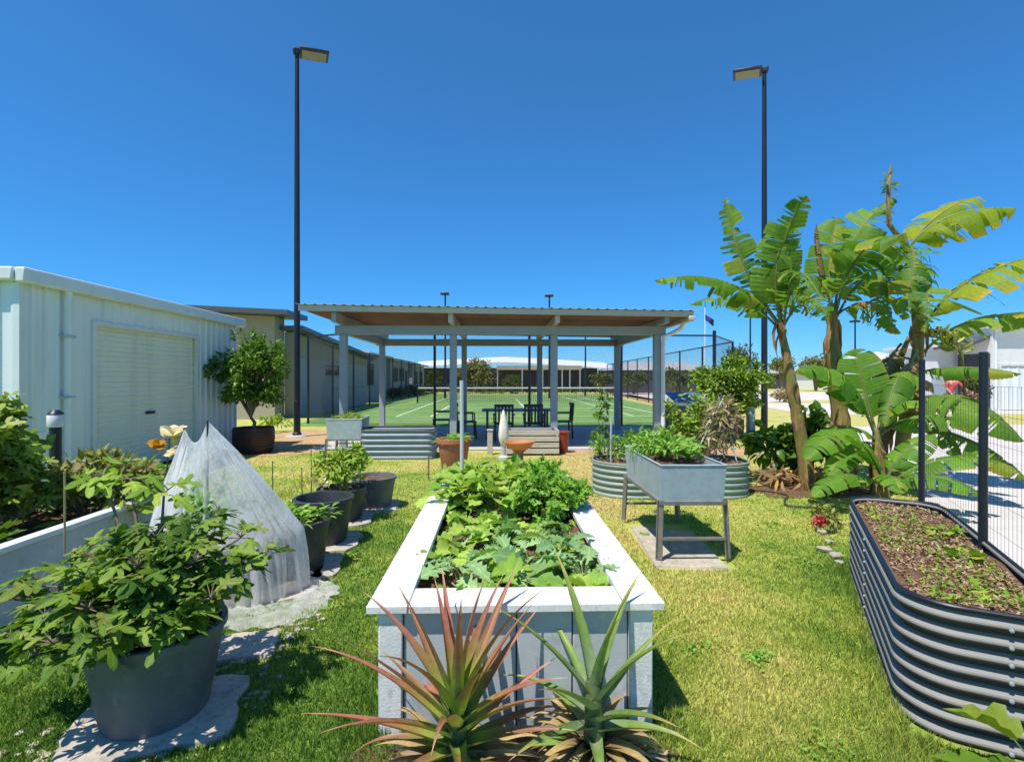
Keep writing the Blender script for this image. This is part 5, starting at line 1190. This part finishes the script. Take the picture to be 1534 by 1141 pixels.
b3 = banana('right banana plant carrying the fruit bunch, with golden backlit leaves', [(1340, 735, D3_), (1347, 690, D3_), (1362, 600, D3_), (1378, 520, D3_), (1372, 440, D3_), (1352, 350, D3_)], .082,
    {'banana_gold': [([(1352, 385, D3_), (1400, 305, D3_ - .2), (1522, 312, D3_ - .5)], .32, dict(sag=.95, tear=.35)),
                     ([(1356, 380, D3_), (1400, 310, D3_ + .4), (1468, 294, D3_ + .8)], .26, dict(sag=.9, tear=.3)),
                     ([(1378, 500, D3_), (1430, 400, D3_ - .3), (1590, 378, D3_ - .7)], .36, dict(sag=.95, tear=.35))],
     'banana': [([(1384, 528, D3_), (1440, 460, D3_ - .3), (1590, 468, D3_ - .7)], .27, dict(sag=.9, tear=.25)),
                ([(1350, 372, D3_), (1385, 345, D3_ - .3), (1352, 480, D3_ - .5)], .24, dict(sag=.9, tear=.8)),
                ([(1350, 360, D3_), (1330, 340, D3_ - .2), (1312, 470, D3_ - .3)], .20, dict(sag=.9, tear=.8)), ([(1356, 390, D3_), (1400, 380, D3_ - .3), (1385, 500, D3_ - .5)], .20, dict(sag=.9, tear=.8)),
                ([(1352, 400, D3_), (1318, 400, D3_ - .2), (1335, 500, D3_ - .3)], .18, dict(sag=.9, tear=.8)),
                ([(1368, 540, D3_), (1330, 520, D3_ + .2), (1290, 580, D3_ + .3)], .17, dict(sag=1.0, tear=.5)), ([(1366, 555, D3_ - .1), (1340, 545, D3_ - .5), (1325, 640, D3_ - .7)], .18, dict(sag=.9, tear=.4)),
                ([(1366, 560, D3_), (1440, 540, D3_ - .6), (1530, 560, D3_ - 1.0)], .14, dict(sag=1.0, tear=.3)), ([(1366, 640, D3_), (1450, 640, D3_ - .8), (1540, 720, D3_ - 1.2)], .17, dict(sag=1.0, tear=.3)),
                ([(1362, 600, D3_), (1440, 570, D3_ - .8), (1535, 662, D3_ - 1.2)], .30, dict(sag=1.0, tear=.3)),
                ([(1362, 620, D3_), (1400, 610, D3_ - .4), (1445, 692, D3_ - .8)], .16, dict(sag=.9, tear=.3))]}, 22)
base3 = np.array(b3.location)
b = MB(); q = [at(1331, 335, D3_ - .1), at(1330, 300, D3_ - .12), at(1333, 262, D3_ - .1), at(1334, 247, D3_ - .1)]; b.tube([v - base3 for v in [at(1350, 360, D3_)] + q], [.035, .03, .028, .022, .006], 7); b.build('furled_leaf', M['banana_trunk'], b3)
b = MB(); bush(b, at(1332, 285, D3_ - .1) - base3, (.05, .05, .28), 40, NARROW, (.06, .13), 8); b.build('bract', L['banana'], b3, sharp=0)
b = MB(); bq = [at(1376, 500, D3_ - .05), at(1395, 496, D3_ - .3), at(1425, 500, D3_ - .45), at(1440, 530, D3_ - .45), at(1446, 600, D3_ - .42)]; b.tube([v - base3 for v in bq], [.04, .035, .03, .022, .012], 8); b.build('fruit_stalk', M['banana_trunk'], b3)
fr = paint('green_banana', (.27, .30, .035), .45, var=.3, scale=12)
b = MB()
for k in range(46):
    t = rs.rand(); c = (np.array(bq[1]) * (1 - t) + np.array(bq[3]) * t) + arr(0, 0, .0); a = rs.uniform(0, 6.28); d = arr(math.cos(a) * .8, math.sin(a) * .8, .35 + .2 * rs.randn()); d = unit(d); p0 = c - base3 + d * .035
    b.tube([p0, p0 + d * .06 + arr(0, 0, -.012), p0 + d * .115 + arr(0, 0, .0), p0 + d * .15 + arr(0, 0, .03)], [.008, .02, .019, .006], 6)
b.build('fruit_bunch', fr, b3)
b = MB(); bl_ = at(1446, 606, D3_ - .42) - base3; b.lathe([(.006, .05), (.035, .02), (.045, -.04), (.02, -.10), (.002, -.13)], bl_, 10); b.build('flower_bud', M['red_glaze'], b3)
banana('old leaning banana trunk with hanging brown leaves beside the fruiting one', [(1318, 735, 7.3), (1325, 640, 7.3), (1338, 560, 7.25), (1362, 505, 7.2)], .06,
    {'banana_dry': [([(1350, 515, 7.15), (1325, 540, 7.0), (1330, 610, 6.9)], .17, dict(sag=1.5, tear=.6)), ([(1372, 530, 6.85), (1385, 560, 6.8), (1372, 640, 6.75)], .17, dict(sag=1.5, tear=.6)), ([(1374, 525, 6.8), (1350, 560, 6.75), (1352, 630, 6.7)], .16, dict(sag=1.5, tear=.6))]}, 12)
banana('broad-leaved banana sucker standing between the taller trunks', [(1318, 735, 6.6), (1316, 690, 6.6), (1312, 640, 6.6)], .075,
    {'banana_young': [([(1312, 655, 6.6), (1265, 520, 6.4), (1194, 556, 6.2)], .25, dict(sag=.8, tear=.08)), ([(1313, 650, 6.6), (1290, 570, 6.7), (1283, 522, 6.8)], .22, dict(sag=.25, tear=.05, up=(-.5, -1, .2))), ([(1314, 645, 6.6), (1340, 560, 6.7), (1372, 560, 6.8)], .17, dict(sag=.6, tear=.1)), ([(1314, 655, 6.6), (1380, 600, 6.4), (1460, 640, 6.2)], .18, dict(sag=.8, tear=.15)),
                      ([(1314, 650, 6.6), (1350, 580, 6.3), (1392, 610, 6.1)], .15, dict(sag=.7, tear=.1)), ([(1312, 660, 6.6), (1262, 610, 6.3), (1205, 690, 6.0)], .19, dict(sag=.8, tear=.1)), ([(1310, 665, 6.6), (1270, 650, 6.2), (1240, 720, 5.9)], .16, dict(sag=.8, tear=.1))]}, 10)
banana('low bright banana sucker just behind the charcoal bed', [(1326, 760, 5.9), (1326, 735, 5.9), (1326, 715, 5.9)], .05,
    {'banana_young': [([(1325, 725, 5.9), (1300, 660, 5.8), (1275, 655, 5.7)], .15, dict(sag=.5, tear=.05)), ([(1327, 722, 5.9), (1345, 670, 5.9), (1400, 650, 5.9)], .16, dict(sag=.6, tear=.05)),
                      ([(1328, 728, 5.9), (1400, 670, 5.6), (1500, 692, 5.4)], .15, dict(sag=.7, tear=.1)), ([(1328, 732, 5.9), (1390, 690, 5.5), (1470, 742, 5.2)], .14, dict(sag=.7, tear=.05)),
                      ([(1326, 732, 5.9), (1330, 690, 5.6), (1350, 740, 5.3)], .12, dict(sag=.7, tear=.05)), ([(1324, 728, 5.9), (1260, 690, 5.8), (1215, 745, 5.6)], .12, dict(sag=.7, tear=.05))]}, 4)
b = MB(); c4 = arr(4.15, 7.1, 0); bush(b, c4 + arr(-.1, 0, .10), (.72, .45, .14), 190, NARROW, (.10, .24), 20, .4, .8, .3, 1.3); tag(b.build('dry_leaf_litter', L['banana_dry'], sharp=0), 'brown dead banana leaves heaped at the foot of the clump', 'leaf litter', kind='stuff')
t = thing('leafy_plant', 'dark green undergrowth plant at the left foot of the banana clump', 'plant', (3.95, 7.6, 0)); b = MB(); bush(b, (0, 0, .42), (.40, .3, .42), 320, BROAD, (.12, .22), 14); b.build('foliage', L['tree'], t, sharp=0); b = MB(); b.tube([(0, 0, 0), (0, 0, .4)], .02, 6); b.build('stem', M['stem'], t)
t = thing('leafy_plant', 'dark green undergrowth between the first two banana trunks', 'plant', (4.55, 7.75, 0)); b = MB(); bush(b, (0, 0, .55), (.45, .3, .5), 360, BROAD, (.13, .24), 14); b.build('foliage', L['tree'], t, sharp=0); b = MB(); b.tube([(0, 0, 0), (0, 0, .5)], .02, 6); b.build('stem', M['stem'], t)

# ------------------------------------------------------------------ person gardening far right
pr = thing('person', 'person in a red shirt and dark trousers stooping in the far right garden', 'person', (17.1, 20, 0), math.radians(-20))
def skin(name, joints, edges, m, par, lev=2):
    me = bpy.data.meshes.new(name); me.from_pydata([j[0] for j in joints], edges, []); o = bpy.data.objects.new(name, me); C.objects.link(o); o.parent = par
    md = o.modifiers.new('skin', 'SKIN'); 
    for k, j in enumerate(joints): me.skin_vertices[0].data[k].radius = (j[1], j[1] * (j[2] if len(j) > 2 else 1))
    me.skin_vertices[0].data[0].use_root = True; sd = o.modifiers.new('sub', 'SUBSURF'); sd.levels = lev; sd.render_levels = lev; me.materials.append(m); return o
J = [((0, 0, .92), .13, .8), ((.03, 0, 1.12), .125, .8), ((.10, .02, 1.36), .15, .7), ((.14, .03, 1.49), .055), ((.17, .03, 1.58), .075), ((.19, .03, 1.70), .085), ((.19, .03, 1.77), .05),
     ((-.10, 0, .85), .09), ((-.11, -.01, .48), .065), ((-.12, .03, .09), .045), ((-.12, -.12, .04), .04), ((.10, 0, .85), .09), ((.12, -.02, .48), .065), ((.13, .03, .09), .045), ((.13, -.12, .04), .04),
     ((-.08, .02, 1.40), .055), ((-.13, -.06, 1.14), .043), ((-.02, -.2, .94), .034), ((.0, -.28, .88), .028), ((.28, .02, 1.38), .055), ((.44, -.05, 1.16), .043), ((.60, -.12, 1.0), .034), ((.67, -.14, .94), .028)]
E = [(0, 1), (1, 2), (2, 3), (3, 4), (4, 5), (5, 6), (0, 7), (7, 8), (8, 9), (9, 10), (0, 11), (11, 12), (12, 13), (13, 14), (2, 15), (15, 16), (16, 17), (17, 18), (2, 19), (19, 20), (20, 21), (21, 22)]
skin('body', J, E, M['skin'], pr)
def off(j, s): return (j[0], j[1] * s, *(j[2:]))
skin('shirt', [off(J[k], 1.14) for k in (1, 2, 15, 16, 19, 20)] + [((0, 0, .98), .155, .85)], [(0, 1), (1, 2), (2, 3), (1, 4), (4, 5), (0, 6)], M['red_shirt'], pr)
skin('trousers', [off(J[0], 1.08)] + [off(J[k], 1.2) for k in (7, 8, 9, 11, 12, 13)], [(0, 1), (1, 2), (2, 3), (0, 4), (4, 5), (5, 6)], M['dark_cloth'], pr)
b = MB(); b.lathe([(.088, 1.66), (.098, 1.72), (.09, 1.79), (.05, 1.83), (.001, 1.84)], (.19, .04, 0), 16); b.build('hair', M['hair'], pr)

# ------------------------------------------------------------------ far trees and shrubs
def far_tree(label, px, Y, top, wid, low, m, n=500, name='tree', cat='tree'):
    g = at(px, 0, Y); zt = HC + (CY - top) * Y / F; zl = max(.1, HC + (CY - low) * Y / F); r = wid * Y / F / 2
    o = thing(name, label, cat, (g[0], Y, 0)); b = MB(); cc = bush(b, (0, 0, (zt + zl) / 2), (r, r * .9, (zt - zl) / 2), int(n * 1.6), OVAL, (r * .11 + .06, r * .19 + .11), 26, .38); bush(b, (0, 0, zl + (zt - zl) * .32), (r * .85, r * .8, (zt - zl) * .28), n // 2, OVAL, (r * .11 + .06, r * .19 + .11), 12, .45); b.build('crown', m, o, sharp=0)
    b = MB()
    for q in cc[:9]: b.tube([(0, 0, 0), (q[0] * .3, q[1] * .3, zl + (zt - zl) * .2), q], [.05 + r * .05, .04 + r * .03, .02], 6)
    b.build('trunk', M['bark'], o)
far_tree('round olive-tan tree in front of the clubhouse, left of its verandah', 713, 56, 534, 52, 580, L['olive'], 1100)
far_tree('rounded green shrub before the clubhouse verandah', 767, 54, 560, 28, 584, L['far'], 500, 'shrub', 'shrub')
far_tree('small green tree left of the olive tree by the court end', 650, 50, 550, 20, 582, L['far'], 420)
far_tree('dark low shrub at the court edge beneath the pale house', 590, 40, 580, 34, 600, L['far'], 400, 'shrub', 'shrub')
far_tree('dark low shrub at the far left court corner', 622, 46, 578, 30, 594, L['far'], 400, 'shrub', 'shrub')
far_tree('green shrub at the right of the clubhouse end', 903, 53, 558, 34, 580, L['far'], 500, 'shrub', 'shrub')
far_tree('grey-green bush behind the right side of the court', 950, 52, 556, 46, 582, L['far'], 500, 'shrub', 'shrub')
far_tree('bush behind the fence, left of the right barrel tree', 1010, 50, 552, 50, 586, L['far'], 500, 'shrub', 'shrub')
far_tree('rounded distant tree top beyond the right barrel tree', 1108, 70, 522, 52, 560, L['far'], 700)
far_tree('low distant tree right of the tall right light pole', 1172, 74, 534, 40, 562, L['olive'], 500)
far_tree('distant tree behind the middle banana trunk', 1222, 66, 530, 50, 566, L['olive'], 600)
far_tree('distant dark tree beside the white house at right', 1300, 70, 526, 46, 560, L['far'], 600)
far_tree('garden shrub beside the porch of the white block house', 1462, 21, 560, 34, 606, L['far'], 420, 'shrub', 'shrub')
far_tree('green shrub at the feet of the person in red', 1412, 19.2, 590, 34, 622, L['squash'], 300, 'shrub', 'shrub')
far_tree('pink-flowering shrub in front of the person in red', 1450, 18.6, 586, 26, 618, leafy('pink_blooms', (.30, .16, .15), (.42, .25, .24), (.1, .15, .05)), 320, 'shrub', 'shrub')
far_tree('pale flowering shrub far behind the left banana trunk', 1176, 34, 582, 34, 600, L['dry'], 300, 'shrub', 'shrub')
# hedge and low timber fence along the far end of the court
hg = thing('hedge', 'long low dark hedge along the far end of the court', 'hedge', (.3, 52.5, 0)); b = MB()
for x in np.arange(-9.5, 10, .55): bush(b, (x, 0, .36), (.45, .5, .40 + .12 * rs.rand()), 60, OVAL, (.14, .26), 6, .5)
b.build('foliage', L['far'], hg, sharp=0)

# ------------------------------------------------------------------ grass blades on the near lawn
N = 420000
Y = 1.75 * np.exp(rs.rand(N) * math.log(10.5 / 1.75)); X = (rs.rand(N) * 2 - 1) * (Y * 1.08 + .3)
keep = np.ones(N, bool)
def out_rect(bed, w2, ln):
    global keep
    c, s = math.cos(SITE), math.sin(SITE); dx, dy = X - bed[0], Y - bed[1]; u = dx * c + dy * s; v = -dx * s + dy * c; keep &= ~((abs(u) < w2) & (v > .03) & (v < ln))
out_rect(CB, .56, 2.86); out_rect(LB, .55, 3.0)
u = (X - A0[0]) * math.cos(rzd) + (Y - A0[1]) * math.sin(rzd); v = -(X - A0[0]) * math.sin(rzd) + (Y - A0[1]) * math.cos(rzd); keep &= ~((u > .02) & (u < .6) & (v > -2.25) & (v < -.02))
keep &= ~((abs(X - 2.1) < .98) & (abs(Y - 6.85) < .42)); keep &= ~((X > 1.15) & (X < 1.78) & (Y > 4.02) & (Y < 5.3))
for (cx, cy, r) in ((FG[0] + .02, FG[1] - .02, .26), (-1.52, 2.84, .14), (-1.78, 3.72, .34), (-1.68, 4.02, .27), (-1.72, 4.68, .28), (-1.62, 6.0, .26), (-1.80, 5.42, .27), (-2.05, 3.6, .40)): keep &= (X - cx) ** 2 + (Y - cy) ** 2 > r * r
keep &= ~(((X - 4.15) / .95) ** 2 + ((Y - 7.1) / .62) ** 2 < 1); keep &= ~(((X - .04) / .64) ** 2 + ((Y - 1.82) / .33) ** 2 < 1)
pb = np.interp(Y, [1, 4.2, 6.2, 9.3, 15], [3.25, 3.9, 5.0, 7.2, 9.3]); keep &= X < pb
keep &= ~(((X + 4.75) / 2.1) ** 2 + ((Y - 12.6) / 2.3) ** 2 < 1)
sp = (-5.95 - (Y - 6.18) * .03); keep &= ~((X < sp + .05) & (Y > 6.1))
X, Y = X[keep], Y[keep]; n = len(X)
lush = np.clip(1.15 - (Y - 2) * .07, .5, 1.1); hgt = rs.uniform(.012, .032, n) * lush
edge = np.minimum.reduce([abs(abs((X - CB[0]) + (Y - CB[1]) * .03) - .60) + 9 * ((Y < 2.1) | (Y > 5.1)), np.abs(v[keep]) * 0 + np.hypot(np.maximum(0, -u[keep]), 0) + 9 * ((v[keep] > .2) | (u[keep] > .1)), abs((X - LB[0]) + (Y - LB[1]) * .03 - .60)])
hgt *= 1 + 1.1 * np.exp(-(edge / .10) ** 2)
wd = (.0022 + .00062 * Y) * rs.uniform(.7, 1.3, n); az = rs.rand(n) * 6.283; ln_ = rs.uniform(.1, .9, n) * hgt; la = rs.rand(n) * 6.283
V = np.zeros((n, 3, 3)); V[:, 0] = np.stack([X - np.cos(az) * wd, Y - np.sin(az) * wd, np.zeros(n)], 1); V[:, 1] = np.stack([X + np.cos(az) * wd, Y + np.sin(az) * wd, np.zeros(n)], 1)
V[:, 2] = np.stack([X + np.cos(la) * ln_, Y + np.sin(la) * ln_, hgt], 1)
b = MB(); b.add(V.reshape(-1, 3), np.arange(n * 3).reshape(-1, 3)); tag(b.build('lawn_grass', M['blades'], smooth=False), 'short green and straw-coloured grass of the garden lawn', 'grass', kind='stuff')

b = MB(); cl = np.column_stack([rs.uniform(-3, 3.2, 70), 1.9 + 5.5 * rs.rand(70) ** 1.5]); k = rs.randint(0, 70, 2600); q = cl[k] + rs.randn(2600, 2) * .06 * rs.uniform(.4, 1.6, 70)[k][:, None]
ok = np.ones(len(q), bool); c, sn = math.cos(SITE), math.sin(SITE)
for bed, w2, ln in ((CB, .62, 2.95), (LB, .62, 3.1)): dx, dy = q[:, 0] - bed[0], q[:, 1] - bed[1]; uu = dx * c + dy * sn; vv = -dx * sn + dy * c; ok &= ~((abs(uu) < w2) & (vv > -.02) & (vv < ln))
uu = (q[:, 0] - A0[0]) * math.cos(rzd) + (q[:, 1] - A0[1]) * math.sin(rzd); vv = -(q[:, 0] - A0[0]) * math.sin(rzd) + (q[:, 1] - A0[1]) * math.cos(rzd); ok &= ~((uu > -.04) & (vv < .05) & (vv > -2.4))
ok &= ~((q[:, 0] < -1.2) & (q[:, 0] > -2.3)); ok &= q[:, 0] < np.interp(q[:, 1], [1, 4.2, 6.2, 9.3, 15], [3.0, 3.7, 4.8, 7.0, 9.0]); q = q[ok]
p = np.column_stack([q, rs.uniform(.012, .03, len(q))]); leaves(b, OVAL, p, rs.randn(len(p), 3) * arr(1, 1, .25) + arr(0, 0, .25), rs.randn(len(p), 3) * .35 + arr(0, 0, 1), rs.uniform(.018, .045, len(p)), .3)
tag(b.build('lawn_weeds', L['basil'], smooth=False), 'small broadleaf weeds scattered through the lawn', 'weeds', kind='stuff')
